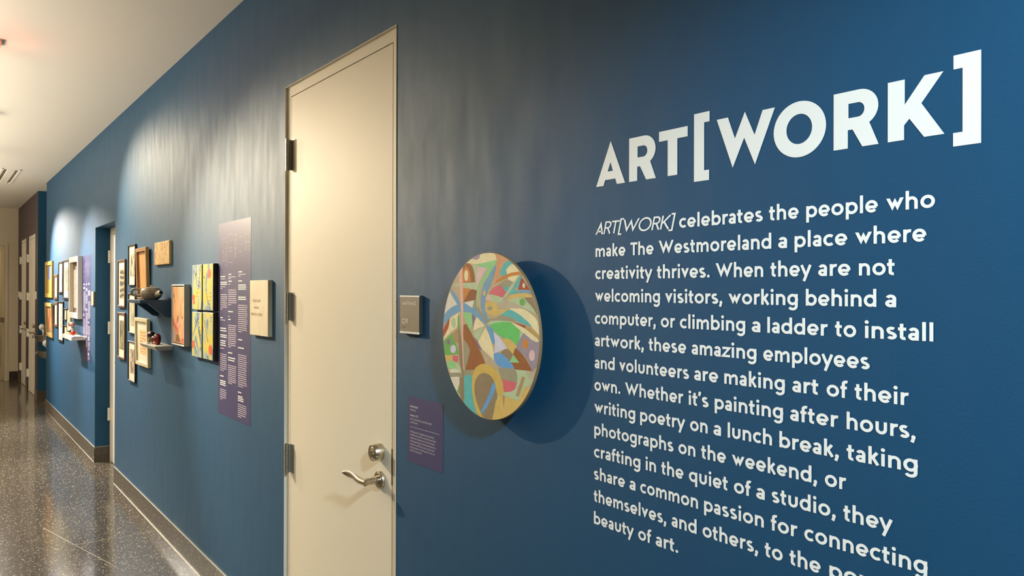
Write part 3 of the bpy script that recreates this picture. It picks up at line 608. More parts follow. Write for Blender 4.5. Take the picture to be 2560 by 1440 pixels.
p, _, _ = text_panel('wall_text_panel', *P2, 'tall purple vinyl text panel beside the blue recessed doorway', 3)
panel_content(p, *P2, [(.14, .22, .885, .915), (.14, .22, .84, .86), (.30, .42, .885, .925), (.45, .56, .90, .93), (.40, .50, .83, .87), (.55, .66, .84, .90), (.62, .75, .91, .94), (.70, .80, .83, .86), (.60, .70, .80, .82), (.14, .22, .79, .81), (.78, .88, .88, .92)],
  [(.08, [B(.735, .72, 'h', .18), B(.705, .68, 'h', .2), B(.66, .47, 'b', .26), B(.45, .42, 'h', .14), B(.40, .25, 'b', .22), B(.235, .20, 'h', .18), B(.19, .02+.18, 'b', .22)]),
   (.38, [B(.735, .72, 'h', .16), B(.69, .66, 'h', .2), B(.63, .54, 'b', .24), B(.50, .47, 'h', .18), B(.46, .25, 'b', .26), B(.24, .22, 'h', .14), B(.20, .13, 'b', .2)]),
   (.66, [B(.74, .72, 'h', .18), B(.67, .62, 'h', .26), B(.57, .40, 'b', .28), B(.38, .36, 'h', .15), B(.34, .25, 'b', .26), B(.24, .20, 'h', .2), B(.19, .10, 'b', .26), B(.09, .06, 'h', .18), B(.055, .02, 'b', .22)])], 9)

pl = thing('memorial_plaque', (-3.4715, 0, 1.515), 'small cream stone plaque with incised capitals mounted left of the tall cream door', 'plaque')
w = MB(); w.bbox(-3.592, -3.351, -0.0205, -0.0003, 1.390, 1.641, 0.0012); w.build('slab', STONE, pl)
w = MB(); TK = -0.0208
put_text(w, 'STUDIO GALLERY', -3.553, 1.5415, 0.0125/28, 4.6, TK, width=0.104); put_text(w, 'IN HONOR OF', -3.533, 1.5115, 0.0098/28, 4.6, TK, width=0.066); put_text(w, 'LIVINGSTON L. JOHNS III', -3.574, 1.4795, 0.0130/28, 4.6, TK, width=0.150)
w.build('inscription', mat('incised_brown', (0.36, 0.28, 0.15, 1), 0.7), pl)

sg = thing('room_sign', (-8.06, 0, 1.512), 'small pale room sign at the edge of the blue recess', 'sign')
w = MB(); w.bbox(-8.128, -8.006, -0.0125, -0.0003, 1.449, 1.576, 0.001); w.build('backing', mat('sign_side', (0.16, 0.12, 0.07, 1), 0.5), sg)
w = MB(); w.box(-8.1275, -8.0065, -0.0135, -0.0124, 1.4555, 1.5695); w.build('face', mat('sign_tan', (0.55, 0.44, 0.28, 1), 0.45), sg)
w = MB(); w.box(-8.128, -8.006, -0.0145, -0.0124, 1.570, 1.576); w.build('trim_strip', PLASTW, sg)
w = MB(); w.box(-8.128, -8.006, -0.0145, -0.0124, 1.449, 1.455); w.build('trim_strip', PLASTW, sg)
sw_ = thing('wall_switch', (-13.0, 0, 1.505), 'pale square plate on the shaded wall beside the nearer far door', 'sign')
w = MB(); w.bbox(-13.12, -12.98, -0.015, -0.002, 1.45, 1.56, 0.002); w.build('plate', PLASTW, sw_)
sw_ = thing('wall_switch', (-15.75, 0, 1.5), 'dim plate on the shaded wall next to the farthest door', 'sign')
w = MB(); w.bbox(-15.82, -15.68, -0.015, -0.002, 1.45, 1.56, 0.002); w.build('plate', PLASTW, sw_)

# ------------------------------------------------------------------ the round painting
PAINT = [(226, 212, 168), (158, 138, 158), (205, 150, 108), (140, 197, 132), (217, 182, 182), (148, 90, 46), (196, 126, 56), (176, 191, 152), (183, 164, 134), (140, 84, 46), (226, 176, 157), (108, 154, 190), (214, 208, 192), (160, 74, 44), (104, 166, 84), (165, 140, 100), (206, 175, 100), (206, 100, 110), (140, 122, 94), (152, 146, 120), (130, 106, 140), (100, 152, 192), (202, 200, 214), (98, 190, 100), (88, 175, 174), (115, 154, 184), (222, 176, 166), (181, 170, 145), (186, 150, 84), (98, 154, 206), (202, 170, 86), (196, 212, 186), (150, 136, 150)]
MOSAIC = [
 (0, "-430,904 -196,978 -4,1000 157,991 189,904 -4,849 -274,863"),
 (1, "-320,945 -155,996 -169,936 -247,913"),
 (2, "157,991 253,982 419,904 304,831 267,730 180,638 139,624 203,895"),
 (8, "-665,766 -591,799 -591,647 -811,624"),
 (3, "-192,858 189,899 102,776 -31,688 -151,578 -192,441 -224,486 -151,642 -4,794 -274,863"),
 (7, "-320,854 -178,844 -219,707 -192,597 -261,642 -274,753"),
 (4, "-192,835 -8,803 -137,688 -206,597 -224,721"),
 (5, "-545,831 -463,886 -334,858 -274,753 -261,642 -536,647"),
 (6, "-531,780 -467,849 -385,803 -348,656 -531,652"),
 (0, "-412,730 -417,698 -426,675 -444,665 -463,665 -481,675 -495,702 -499,730 -495,757 -481,780 -463,794 -444,794 -426,780 -417,757"),
 (7, "-811,615 -619,638 -219,642 -219,546 -531,574"),
 (6, "-518,574 -357,564 -444,468 -518,418"),
 (9, "-357,564 -224,542 -251,422 -518,404 -444,468"),
 (12, "-857,528 -660,363 -963,243"),
 (11, "-844,564 -784,560 -614,422 -587,340 -678,372"),
 (11, "-995,73 -977,216 -825,312 -632,367 -472,399 -274,344 -109,248 28,170 -40,128 -247,229 -417,275 -619,271 -798,207 -935,110"),
 (19, "-486,399 -219,427 -192,330 28,184 -13,151 -274,344"),
 (12, "-486,390 -288,422 -316,330"),
 (3, "-224,427 -192,441 -206,285"),
 (0, "-949,101 -798,197 -609,266 -642,83 -825,9 -986,-106 -857,87"),
 (14, "-660,161 -619,266 -587,5 -609,-46"),
 (7, "-687,138 -692,106 -706,83 -729,69 -752,69 -775,83 -788,106 -798,133 -793,161 -775,184 -756,197 -729,197 -710,184 -692,165"),
 (13, "-986,60 -834,188 -857,73 -935,-14 -995,-55"),
 (3, "-522,271 -325,266 -316,174 -357,28 -513,229"),
 (20, "-330,257 -251,220 -297,87"),
 (14, "-981,-119 -765,-5 -623,-257 -967,-294"),
 (15, "-765,-5 -642,60 -623,-119 -733,-101"),
 (22, "-687,-202 -692,-220 -710,-239 -733,-252 -761,-252 -788,-248 -807,-229 -811,-207 -807,-184 -788,-165 -765,-156 -733,-151 -710,-161 -692,-179"),
 (20, "-821,-115 -825,-128 -834,-142 -853,-151 -871,-151 -889,-147 -899,-133 -903,-119 -903,-106 -889,-92 -871,-83 -853,-83 -834,-87 -825,-101"),
 (16, "-954,-303 -765,-285 -770,-353 -931,-363"),
 (17, "-756,-285 -632,-285 -651,-367 -756,-349"),
 (7, "-912,-367 -660,-363 -513,-473 -513,-528 -793,-482"),
 (3, "-678,-399 -692,-422 -720,-441 -761,-454 -811,-459 -857,-454 -885,-436 -899,-418 -885,-390 -857,-372 -811,-358 -765,-353 -720,-363 -692,-376"),
 (12, "-830,-477 -674,-445 -587,-486 -807,-509"),
 (19, "-830,-514 -504,-486 -504,-537 -811,-564"),
 (12, "-807,-569 -605,-546 -596,-794 -701,-707"),
 (14, "-655,-730 -541,-532 -600,-771"),
 (18, "-623,64 -573,5 -513,-459 -490,-867 -600,-794 -600,-546 -531,-537 -614,-321"),
 (5, "-504,101 -444,119 -274,-55 -137,-207 -40,-340 -297,-431 -481,-445 -398,-303 -371,-193 -458,-119 -518,-60"),
 (19, "-518,-60 -440,-110 -366,-193 -412,-307 -490,-436 -527,-252"),
 (10, "-628,817 -541,831 -518,326 -522,-156 -490,-464 -522,-408 -559,83 -582,454"),
 (0, "-288,46 -274,156 -206,216 -59,119 -192,83"),
 (7, "-284,32 -68,110 -183,-78 -261,-46"),
 (20, "-274,-28 -178,-78 -50,-170 -160,-179"),
 (0, "-36,92 79,-28 143,-207 148,-289 -82,-184 -183,-83"),
 (21, "-22,133 102,101 143,37 171,-69 106,-87 28,46"),
 (22, "139,50 285,-18 396,-119 143,-197 171,-69"),
 (23, "70,138 258,179 469,179 639,119 643,0 579,-87 506,-78 409,-18 258,14 143,73"),
 (7, "-4,147 129,197 455,202 474,179 258,179 70,138"),
 (7, "639,115 721,78 556,-119 579,-87 643,0"),
 (19, "-4,211 180,211 258,257 409,257 552,229 607,193 409,193 157,193 24,179"),
 (0, "446,335 694,344 882,271 974,188 983,60 845,151 648,271"),
 (24, "258,257 432,330 602,285 744,220 855,147 602,188 506,239"),
 (16, "-50,349 -17,404 102,418 244,372 207,321 331,326 437,344 308,275 157,239 10,266"),
 (19, "-4,335 51,358 116,340 74,303 10,307"),
 (25, "-141,381 -95,597 47,725 148,835 171,803 102,656 -17,505 -54,367 -4,243 47,184 -68,234"),
 (16, "-36,514 -36,500 -45,486 -54,482 -68,482 -77,486 -86,496 -91,514 -86,528 -77,537 -68,546 -54,546 -45,537 -36,528"),
 (8, "139,624 180,638 230,610 102,551 38,505"),
 (17, "38,509 203,615 354,574 396,505 318,459 180,491"),
 (26, "-36,441 19,505 116,413"),
 (7, "24,496 180,486 331,454 230,390 102,413"),
 (27, "217,376 359,450 602,399 744,349 946,280 694,344 455,340 272,330"),
 (24, "263,743 304,835 409,895 506,858 405,803 391,711 331,698"),
 (0, "501,858 611,808 625,725 510,610 419,670 386,785"),
 (19, "230,610 405,675 515,638 478,587 331,574"),
 (6, "134,615 253,693 428,743 634,762 666,725 455,707 281,661"),
 (24, "331,574 441,597 552,555 634,519 478,505 396,509"),
 (24, "598,661 666,725 653,592 515,569"),
 (13, "671,693 827,555 611,560"),
 (12, "735,601 735,587 726,578 717,574 708,574 698,578 694,587 689,601 694,615 698,624 708,629 717,629 726,624 735,615"),
 (25, "611,555 827,546 845,514 648,514"),
 (16, "396,450 506,500 740,519 850,496 868,468 648,464 478,431"),
 (7, "308,450 598,711 653,725 409,482"),
 (7, "405,431 625,468 740,464 960,280 602,390"),
 (18, "721,464 859,468 960,294"),
 (14, "740,413 735,399 721,381 703,376 680,376 657,381 643,395 639,413 643,431 657,445 680,454 703,454 721,445 735,431"),
 (0, "492,174 721,128 882,87 997,-14 910,-23 698,73"),
 (13, "533,184 754,151 744,119"),
 (28, "754,147 905,101 997,28 960,18 744,119"),
 (32, "717,64 836,5 914,-28 1001,-14 974,-248 859,-358 790,-202 565,-106"),
 (6, "795,-50 790,-73 777,-96 754,-106 731,-106 712,-96 698,-78 694,-55 698,-32 712,-9 731,0 754,0 777,-9 790,-28"),
 (4, "914,-170 910,-197 896,-220 877,-229 850,-234 832,-225 818,-202 813,-179 818,-151 832,-128 850,-115 873,-115 896,-124 910,-142"),
 (16, "295,-28 446,-5 584,-87 520,-184 409,-115"),
 (18, "281,-179 396,-119 520,-188 474,-280"),
 (5, "561,-115 721,-193 873,-358 538,-363 478,-298 520,-188"),
 (3, "520,-188 630,-271 455,-280"),
 (8, "-68,-184 129,-275 258,-363 336,-486 336,-642 263,-528 106,-395 -40,-326"),
 (29, "143,-207 281,-179 483,-285 538,-353 258,-353 152,-289"),
 (19, "235,-363 538,-349 607,-464 593,-509 308,-496"),
 (19, "-504,-450 -297,-431 -311,-519 -499,-532"),
 (24, "-490,-528 -311,-505 -311,-693 -206,-968 -352,-922 -486,-854"),
 (27, "556,-358 974,-349 937,-473 841,-560 744,-509"),
 (7, "570,-363 744,-358 790,-445 877,-468 721,-546 607,-707 409,-675 221,-716 263,-652 542,-601 607,-477"),
 (17, "318,-491 588,-505 538,-601 350,-629"),
 (15, "689,-422 740,-436 630,-652 570,-647"),
 (18, "-219,-509 -82,-445 51,-459 157,-542 203,-665 166,-849 125,-1010 -73,-1005 -187,-831 -261,-656"),
 (29, "106,-569 157,-537 175,-638 -50,-913 -137,-936 28,-730"),
 (16, "203,-730 313,-679 607,-707 721,-542 845,-560 744,-684 556,-835 363,-955 125,-1010 171,-849"),
 (31, "630,-785 795,-642 510,-863 299,-973"),
 (15, "318,-675 363,-679 336,-831"),
 (30, "-316,-551 -256,-413 -82,-340 84,-358 240,-436 327,-592 313,-661 235,-702 184,-652 157,-537 51,-459 -82,-450 -210,-509 -261,-638 -229,-776 -146,-890 -73,-1005 -187,-982 -288,-766"),
]
DC, DR, DT = (-1.6434, 1.4795), 0.2185, 0.042
rp = thing('round_painting', (DC[0], 0, DC[1]), 'round abstract painting of interlocking coloured shapes standing off the blue wall', 'painting')
w = MB(); w.lathe([(0, -DT+0.009), (DR-0.001, -DT+0.009), (DR, -DT+0.008), (DR, -DT+0.0012), (DR-0.0008, -DT), (0, -DT)], (DC[0], 0, DC[1]), 'y', 128)
for i in range(len(w.sm)): w.sm[i] = False
w.build('board', mat('board_edge_brown', (0.20, 0.125, 0.055, 1), 0.55), rp)
w = MB(); w.box(DC[0]-0.09, DC[0]+0.09, -DT+0.009, 0, DC[1]+0.02, DC[1]+0.07); w.build('hanging_cleat', OAK, rp)
def canvas_grain(name, c):
    m = bpy.data.materials.new(name); m.use_nodes = True; nt = m.node_tree; b = nt.nodes['Principled BSDF']; b.inputs['Roughness'].default_value = 0.65
    b.inputs['Specular IOR Level'].default_value = 0.25
    tc = nt.nodes.new('ShaderNodeTexCoord'); nz = nt.nodes.new('ShaderNodeTexNoise'); nz.inputs['Scale'].default_value = 60; nz.inputs['Detail'].default_value = 6
    mx = nt.nodes.new('ShaderNodeMix'); mx.data_type = 'RGBA'; mx.inputs[6].default_value = tuple(v*0.86 for v in c[:3])+(1,); mx.inputs[7].default_value = tuple(min(1, v*1.16) for v in c[:3])+(1,)
    nt.links.new(tc.outputs['Object'], nz.inputs['Vector']); nt.links.new(nz.outputs['Fac'], mx.inputs[0]); nt.links.new(mx.outputs[2], b.inputs['Base Color'])
    return m
pm = [canvas_grain('paint_%s' % n, rgb(*c, 1.12)) for n, c in zip('cream lilac apricot leaf rose chestnut amber sage fawn umber blush azure chalk rust fern sand straw coral taupe stone violet cobalt mist emerald teal slate shell dune ochre sky gold celery mauve'.split(), PAINT)]
def soften(poly):
    """round the gentle corners of a traced outline, keep the sharp ones"""
    n = len(poly); out = []
    for i in range(n):
        a, p, c = poly[i-1], poly[i], poly[(i+1) % n]
        t1 = atan2(p[1]-a[1], p[0]-a[0]); t2 = atan2(c[1]-p[1], c[0]-p[0]); d = abs((t2-t1+pi) % (2*pi)-pi)
        if d > radians(58): out.append(p)
        else: out += [(p[0]*.75+a[0]*.25, p[1]*.75+a[1]*.25), (p[0]*.75+c[0]*.25, p[1]*.75+c[1]*.25)]
    return out
def clip_disc(poly, R):
    out = []
    for u, v in poly:
        d = hypot(u, v); out.append((u*R/d, v*R/d) if d > R else (u, v))
    return out
w = MB(); w.add([(DC[0]+(DR-.0012)*cos(2*pi*k/96), -DT-0.0001, DC[1]+(DR-.0012)*sin(2*pi*k/96)) for k in range(96)], [tuple(range(96))], 8)
for k, (ci, s_) in enumerate(MOSAIC):
    poly = [tuple(float(q)/1000 for q in a.split(',')) for a in s_.split()]
    gx, gy = sum(p[0] for p in poly)/len(poly), sum(p[1] for p in poly)/len(poly)
    poly = [(gx+(u-gx)*1.05, gy+(v-gy)*1.04) for u, v in poly]
    poly = soften(poly) if len(poly) > 3 else poly
    # subdivide long edges near the rim so that the clipped edge follows the circle
    dense = []
    for i, p in enumerate(poly):
        q = poly[(i+1) % len(poly)]; m_ = max(1, int(hypot(q[0]-p[0], q[1]-p[1])/0.08))
        dense += [(p[0]+(q[0]-p[0])*j/m_, p[1]+(q[1]-p[1])*j/m_) for j in range(m_)]
    poly = clip_disc(dense, 0.992)
    fill_poly(w, [(DC[0]+u*DR, DC[1]+v*DR) for u, v in poly], (), -DT-0.00012-0.000004*k, ci)
w.build('painted_face', pm, rp)

# ------------------------------------------------------------------ framed works
def framed(name, label, cat, group, x0, x1, z0, z1, t, fw_, fmat, artmat, mb_=0.0, art_inset=None, rebate=0.008, side=None, tilt=0.0, art_size=None):
    """frame with mitred bars, mat board and picture; x0..z1 outer size, t depth from the wall"""
    th = thing(name, ((x0+x1)/2, -0.001, (z0+z1)/2), label, cat, group)
    w = MB(); o = [(x0, z0), (x1, z0), (x1, z1), (x0, z1)]; i = [(x0+fw_, z0+fw_), (x1-fw_, z0+fw_), (x1-fw_, z1-fw_), (x0+fw_, z1-fw_)]
    b = 0.0012; o2 = [(x0+b, z0+b), (x1-b, z0+b), (x1-b, z1-b), (x0+b, z1-b)]; i2 = [(a+(b if a < (x0+x1)/2 else -b)*-1, c+(b if c < (z0+z1)/2 else -b)*-1) for a, c in i]
    rebate = min(rebate, t-0.006); yr = -t+rebate+0.004
    rings = [[(x, -0.001, z) for x, z in o], [(x, -t+b, z) for x, z in o], [(x, -t, z) for x, z in o2], [(x, -t, z) for x, z in i2], [(x, -t+b, z) for x, z in i], [(x, yr, z) for x, z in i]]
    vs = [p for r_ in rings for p in r_]; fs = []; mi = []
    for a in range(5):
        for k in range(4): fs.append((a*4+k, a*4+(k+1) % 4, a*4+4+(k+1) % 4, a*4+4+k))
    w.add(vs, fs); w.add(rings[0], [(3, 2, 1, 0)])
    if side:
        for a in range(4): w.mi[a] = 1
    w.build('frame', [fmat, side] if side else fmat, th)
    yb = -t+rebate
    if mb_ > 0 or art_size:
        w = MB(); ax0, ax1, az0, az1 = x0+fw_, x1-fw_, z0+fw_, z1-fw_
        if art_size: px0, px1, pz0, pz1 = art_size
        else: px0, px1, pz0, pz1 = ax0+mb_, ax1-mb_, az0+mb_, az1-mb_
        w.box(ax0, ax1, yb, yb+0.0015, az0, az1); w.build('mat_board', MATB, th)
        w = MB(); w.box(px0, px1, yb-0.0004, yb, pz0, pz1); w.build('print', artmat, th)
    else:
        w = MB(); w.box(x0+fw_, x1-fw_, yb, yb+0.002, z0+fw_, z1-fw_); w.build('picture', artmat, th)
    if tilt: th.rotation_euler = (0, tilt, 0)
    return th
K = lambda r, g, b: rgb(r, g, b, 0.72)
art_a1 = ramp_mat('print_olive_rows', 'wavez', 7, [(0.2, K(60, 62, 38)), (0.5, K(112, 106, 66)), (0.85, K(190, 172, 130))], 0.7, (1, 1, 1), 5, 6.0)
art_a2 = ramp_mat('print_olive_tree', 'noise', 16, [(0.35, K(50, 52, 28)), (0.5, K(110, 108, 62)), (0.68, K(200, 188, 130))], 0.7, (1, 1, .6))
art_b1 = ramp_mat('print_sepia_figures', 'noise', 15, [(0.42, K(88, 74, 52)), (0.52, K(205, 190, 155)), (0.7, K(238, 226, 196))], 0.7, (2.2, 1, .8))
art_b2 = ramp_mat('print_grey_tree', 'noise', 18, [(0.32, K(90, 84, 70)), (0.5, K(190, 182, 150)), (0.7, K(235, 226, 196))], 0.7, (2, 1, .7), offset=(3, 0, 1))
art_b3 = ramp_mat('print_brown_tower', 'noise', 20, [(0.42, K(84, 60, 44)), (0.5, K(178, 150, 120)), (0.62, K(240, 232, 208))], 0.7, (2.4, 1, .6), offset=(1, 4, 2))
art_c = ramp_mat('peach_wood_panel', 'noise', 6, [(0.3, K(196, 140, 80)), (0.5, K(222, 172, 110)), (0.72, K(232, 190, 120))], 0.5, (8, 1, .6), 5, 0.6)
art_d = ramp_mat('gold_scribble_paint', 'noise', 17, [(0.38, K(186, 122, 66)), (0.46, K(222, 180, 116)), (0.53, K(240, 222, 162)), (0.62, K(206, 160, 92)), (0.7, K(232, 206, 136))], 0.6, (1.6, 1, .8), 3, 2.2)
art_f = ramp_mat('peach_abstract_paint', 'noise', 5.5, [(0.30, K(150, 120, 86)), (0.42, K(222, 160, 106)), (0.5, K(226, 186, 130)), (0.58, K(228, 138, 116)), (0.72, K(226, 206, 190))], 0.55, (1.6, 1, .8), 5, 0.8)
art_h = ramp_mat('letterpress_orange', 'wavez', 14, [(0.25, K(226, 160, 100)), (0.5, K(238, 196, 128)), (0.72, K(244, 224, 166))], 0.75, (1, 1, 1), 6, 9.0)
YEL = lambda n, off, red: ramp_mat(n, 'noise', 10, [(0.30, K(62, 70, 62)), (0.40, K(110, 138, 168)), (0.47, K(162, 184, 172)), (0.53, K(204, 196, 92)), (0.62, K(218, 196, 58)), (0.78, K(214, 180, 48))], 0.55, (1.1, 1, .75), 5, 1.0, offset=off)
GR = 'framed works hung in the nearer cluster'; GF = 'framed works hung in the far cluster'
PF = 'picture'
mm4 = lambda *a: [v/1000 for v in a]
framed('framed_print', 'brown walnut framed print with olive rows nearest the recess, upper of two', PF, GR, *mm4(-6850, -6558, 1454, 1832), 0.014, 0.017, WALNUT, art_a1, art_size=mm4(-6790, -6623, 1524, 1757))
framed('framed_print', 'brown walnut framed print of a dark green tree, lower of two beside recess', PF, GR, *mm4(-6846, -6558, 1048, 1415), 0.014, 0.017, WALNUT, art_a2, art_size=mm4(-6790, -6623, 1122, 1352))
framed('framed_print', 'thin black framed sepia print topmost of the narrow column of three', PF, GR, *mm4(-6434, -6181, 1624, 1932), 0.014, 0.009, BLACK, art_b1, art_size=mm4(-6381, -6236, 1694, 1862))
framed('framed_print', 'thin black framed grey print half hidden by the end of the dark blue shelf', PF, GR, *mm4(-6424, -6179, 1267, 1568), 0.014, 0.009, BLACK, art_b2, art_size=mm4(-6371, -6236, 1322, 1500))
framed('framed_print', 'thin black framed brown tower print lowest of the narrow column of three', PF, GR, *mm4(-6432, -6175, 907, 1209), 0.014, 0.009, BLACK, art_b3, art_size=mm4(-6377, -6237, 968, 1150))
CT = 0.046
c = framed('wood_panel_picture', 'oak framed plain wood panel leaning behind the stoneware teapot', PF, GR, *mm4(-6068, -5735, 1533, 1891), 0.022, 0.026, OAK, art_c, 0.0, rebate=0.016, side=HONEY)
c.location.y = -0.0068; c.rotation_euler = (0.030, 0, 0)
sc_ = thing('small_canvas', (-5.345, -0.001, 1.831), 'small square canvas of gold and rust scribbles, highest on the nearer wall', 'painting', GR)
w = MB(); w.bbox(-5.547, -5.143, -0.0150, -0.001, 1.758, 1.908, 0.003); w.build('canvas', mat('canvas_edge_ochre', (0.55, 0.42, 0.16, 1), 0.7), sc_)
w = MB(); w.bbox(-5.545, -5.145, -0.0165, -0.0151, 1.760, 1.906, 0.001); w.build('painted_face', art_d, sc_)
def floater(label, x0, x1, z0, z1, t):
    th = framed('floater_framed_painting', label, 'painting', GR, x0, x1, z0, z1, t, 0.008, WFRAME, GAP, 0.0, rebate=0.018, side=GFRAME)
    w = MB(); w.bbox(x0+0.014, x1-0.013, -t+0.003, -t+0.018, z0+0.014, z1-0.014, 0.001, 6); Y = -t+0.0026; ax0, ax1, az0, az1 = x0+0.015, x1-0.014, z0+0.015, z1-0.015; W_, H_ = ax1-ax0, az1-az0
    P_ = lambda L: [(ax0+W_*u, az0+H_*v) for u, v in L]
    fill_poly(w, P_([(.02, .48), (.16, .36), (.42, .27), (.55, .17), (.2, .26), (.02, .30)]), (), Y, 0)
    fill_poly(w, P_([(.58, .16), (.75, .08), (.98, .10), (.98, .01), (.9, .01)]), (), Y, 1)
    fill_poly(w, P_([(.02, .24), (.22, .22), (.34, .14), (.3, .02), (.02, .02)]), (), Y, 2)
    fill_poly(w, P_([(.34, .14), (.52, .16), (.74, .02), (.3, .02)]), (), Y, 3)
    fill_poly(w, P_([(.07, .86), (.11, .89), (.14, .85), (.12, .79), (.08, .81)]), (), Y, 4)
    fill_poly(w, P_([(.84, .47), (.88, .5), (.9, .46), (.87, .42)]), (), Y, 4)
    fill_poly(w, P_([(.36, .33), (.42, .46), (.55, .52), (.5, .4)]), (), Y, 5)
    w.build('canvas', [mat('paint_coral', K(206, 112, 92), .5), mat('paint_pink_red', K(222, 88, 92), .5), mat('paint_white_grey', K(196, 178, 168), .5), mat('paint_ochre_brown', K(150, 106, 48), .5), mat('paint_black_blue', K(40, 36, 40), .5), mat('paint_grey_umber', K(150, 116, 80), .5), art_f], th)
    return th
floater('tall peach abstract painting in a white floater frame, left of the yellow canvases', *mm4(-5000, -4712, 1265, 1628), 0.034)
R_ = random.Random(3)
def yellow_canvas(lab, x0, x1, z0, z1, i, red, marks, xs=()):
    t = 0.025; off = ((1.3*i, 0.7*i, 2.1*i))
    th = thing('yellow_canvas', ((x0+x1)/2, -0.001, (z0+z1)/2), lab, 'painting', 'set of four yellow canvases')
    w = MB(); w.bbox(x0, x1, -t, -0.001, z0, z1, 0.002); w.build('canvas', BLACK, th)
    w = MB(); w.bbox(x0+.002, x1-.002, -t-0.001, -t+.0005, z0+.002, z1-.002, .0004, 2); W_, H_ = x1-x0, z1-z0; Y = -t-0.0014
    for cu, cv, ru, rv in red: fill_poly(w, [(x0+W_*(cu+ru*cos(2*pi*k/18)*(1+.08*R_.uniform(-1, 1))), z0+H_*(cv+rv*sin(2*pi*k/18)*(1+.08*R_.uniform(-1, 1)))) for k in range(18)], (), Y, 0)
    for u, v in marks: w.add([(x0+W_*(u+a), Y-.0002, z0+H_*(v+b_)) for a, b_ in ((-.022, -.014), (.02, -.018), (.024, .014), (-.018, .018))], [(0, 1, 2, 3)], 1)
    for u, v in xs:
        for sgn in (-1, 1):
            for q in stroke([(-.03, -.03*sgn), (.03, .03*sgn)], .008): w.add([(x0+W_*(u+a), Y-.0002, z0+H_*(v+b_)) for a, b_ in q], [(0, 1, 2, 3)], 1)
    w.build('painted_face', [mat('paint_vermilion', K(226, 96, 44), .5), mat('paint_ink', K(52, 50, 40), .5), YEL('yellow_abstract_%s' % 'abcd'[i], off, red)], th)
dash = lambda p0, p1, n: [(p0[0]+(p1[0]-p0[0])*k/(n-1), p0[1]+(p1[1]-p0[1])*k/(n-1)) for k in range(n)]
yellow_canvas('yellow canvas with blue patches, top left of a set of four', *mm4(-4570, -4374, 1485, 1736), 0, [(.15, .27, .15, .07), (.2, .16, .10, .045)], dash((.9, .95), (.5, .3), 9), [(.38, .78)])
yellow_canvas('yellow canvas with a big red disc, top right of a set of four', *mm4(-4356, -4162, 1486, 1736), 1, [(.64, .79, .17, .10)], dash((.3, .45), (.55, .15), 7)+dash((.76, .38), (.7, .06), 5), [(.14, .72)])
yellow_canvas('yellow canvas with a dashed arch, bottom left of a set of four', *mm4(-4567, -4371, 1222, 1473), 2, [(.12, .27, .15, .09)], dash((.15, .5), (.6, .85), 9)+dash((.6, .85), (.9, .5), 5), [(.86, .2)])
yellow_canvas('yellow canvas with a dashed curve and red disc, bottom right of a set of four', *mm4(-4353, -4160, 1223, 1476), 3, [(.76, .22, .17, .11)], dash((.15, .82), (.5, .4), 10)+dash((.84, .9), (.8, .82), 2))
th = framed('framed_letterpress', 'pale cream framed sheet of orange lettering behind the white shelf', PF, GR, *mm4(-6108, -5700, 1058, 1395), 0.022, 0.024, PALEW, art_h, rebate=0.012, art_size=mm4(-5992, -5802, 1140, 1310))
th.location.y = -0.0055; th.rotation_euler = (0.026, 0, 0)

# ------------------------------------------------------------------ blue bracket shelf with teapot
sh = thing('bracket_shelf', (-5.36, 0, 1.52), 'dark blue bracket shelf carrying the stoneware teapot', 'shelf', None)
w = MB(); w.bbox(-5.556, -5.165, -0.179, 0, 1.5115, 1.532, 0.001); w.build('board', NAVY, sh)
w = MB(); w.prism([(-0.175, 1.5115), (-0.135, 1.5115), (-0.03, 1.425), (0, 1.42), (0, 1.5115)], -5.195, -5.1655, 'x'); w.build('bracket', NAVY, sh)
w = MB(); w.prism([(-0.175, 1.5115), (-0.135, 1.5115), (-0.03, 1.425), (0, 1.42), (0, 1.5115)], -5.55, -5.52, 'x'); w.build('bracket', NAVY, sh)
w = MB(); w.box(-5.556, -5.165, -0.012, 0, 1.532, 1.541); w.build('back_lip', NAVY, sh)
CER = ramp_mat('stoneware_glaze', 'noise', 40, [(0.30, K(112, 98, 78)), (0.42, K(150, 142, 122)), (0.60, K(170, 162, 142)), (0.8, K(190, 184, 164))], 0.5)
tx, ty, tz = -5.295, -0.088, 1.5325
tp = thing('teapot', (tx, ty, tz), 'speckled grey stoneware teapot with side handle on the blue shelf', 'teapot')
w = MB(); w.lathe([(0, 0), (0.040, 0), (0.044, 0.003), (0.056, 0.014), (0.064, 0.030), (0.0655, 0.043), (0.063, 0.055), (0.057, 0.066), (0.050, 0.071), (0.046, 0.073)], (tx, ty, tz), 'z', 40); w.build('body', CER, tp)
w = MB(); w.lathe([(0.0, 0.072), (0.047, 0.0722), (0.047, 0.0745), (0.034, 0.0785), (0.012, 0.0800), (0, 0.0802)], (tx, ty, tz), 'z', 36); o = w.build('lid', CER, tp)
w = MB(); w.lathe([(0.004, 0.0795), (0.0055, 0.082), (0.0072, 0.0865), (0.006, 0.0905), (0, 0.092)], (tx, ty, tz), 'z', 16); w.build('knob', STONE, o)
w = MB(); w.tube([(tx+0.040, ty+0.018, tz+0.032), (tx+0.066, ty+0.028, tz+0.041), (tx+0.092, ty+0.038, tz+0.046)], [0.021, 0.0165, 0.0145], 20)
w.build('spout', STONE, tp)
w = MB(); w.tube([(tx+0.0915, ty+0.0378, tz+0.0459), (tx+0.0930, ty+0.0384, tz+0.0462)], 0.0118, 18); w.build('spout_mouth', GAP, tp)
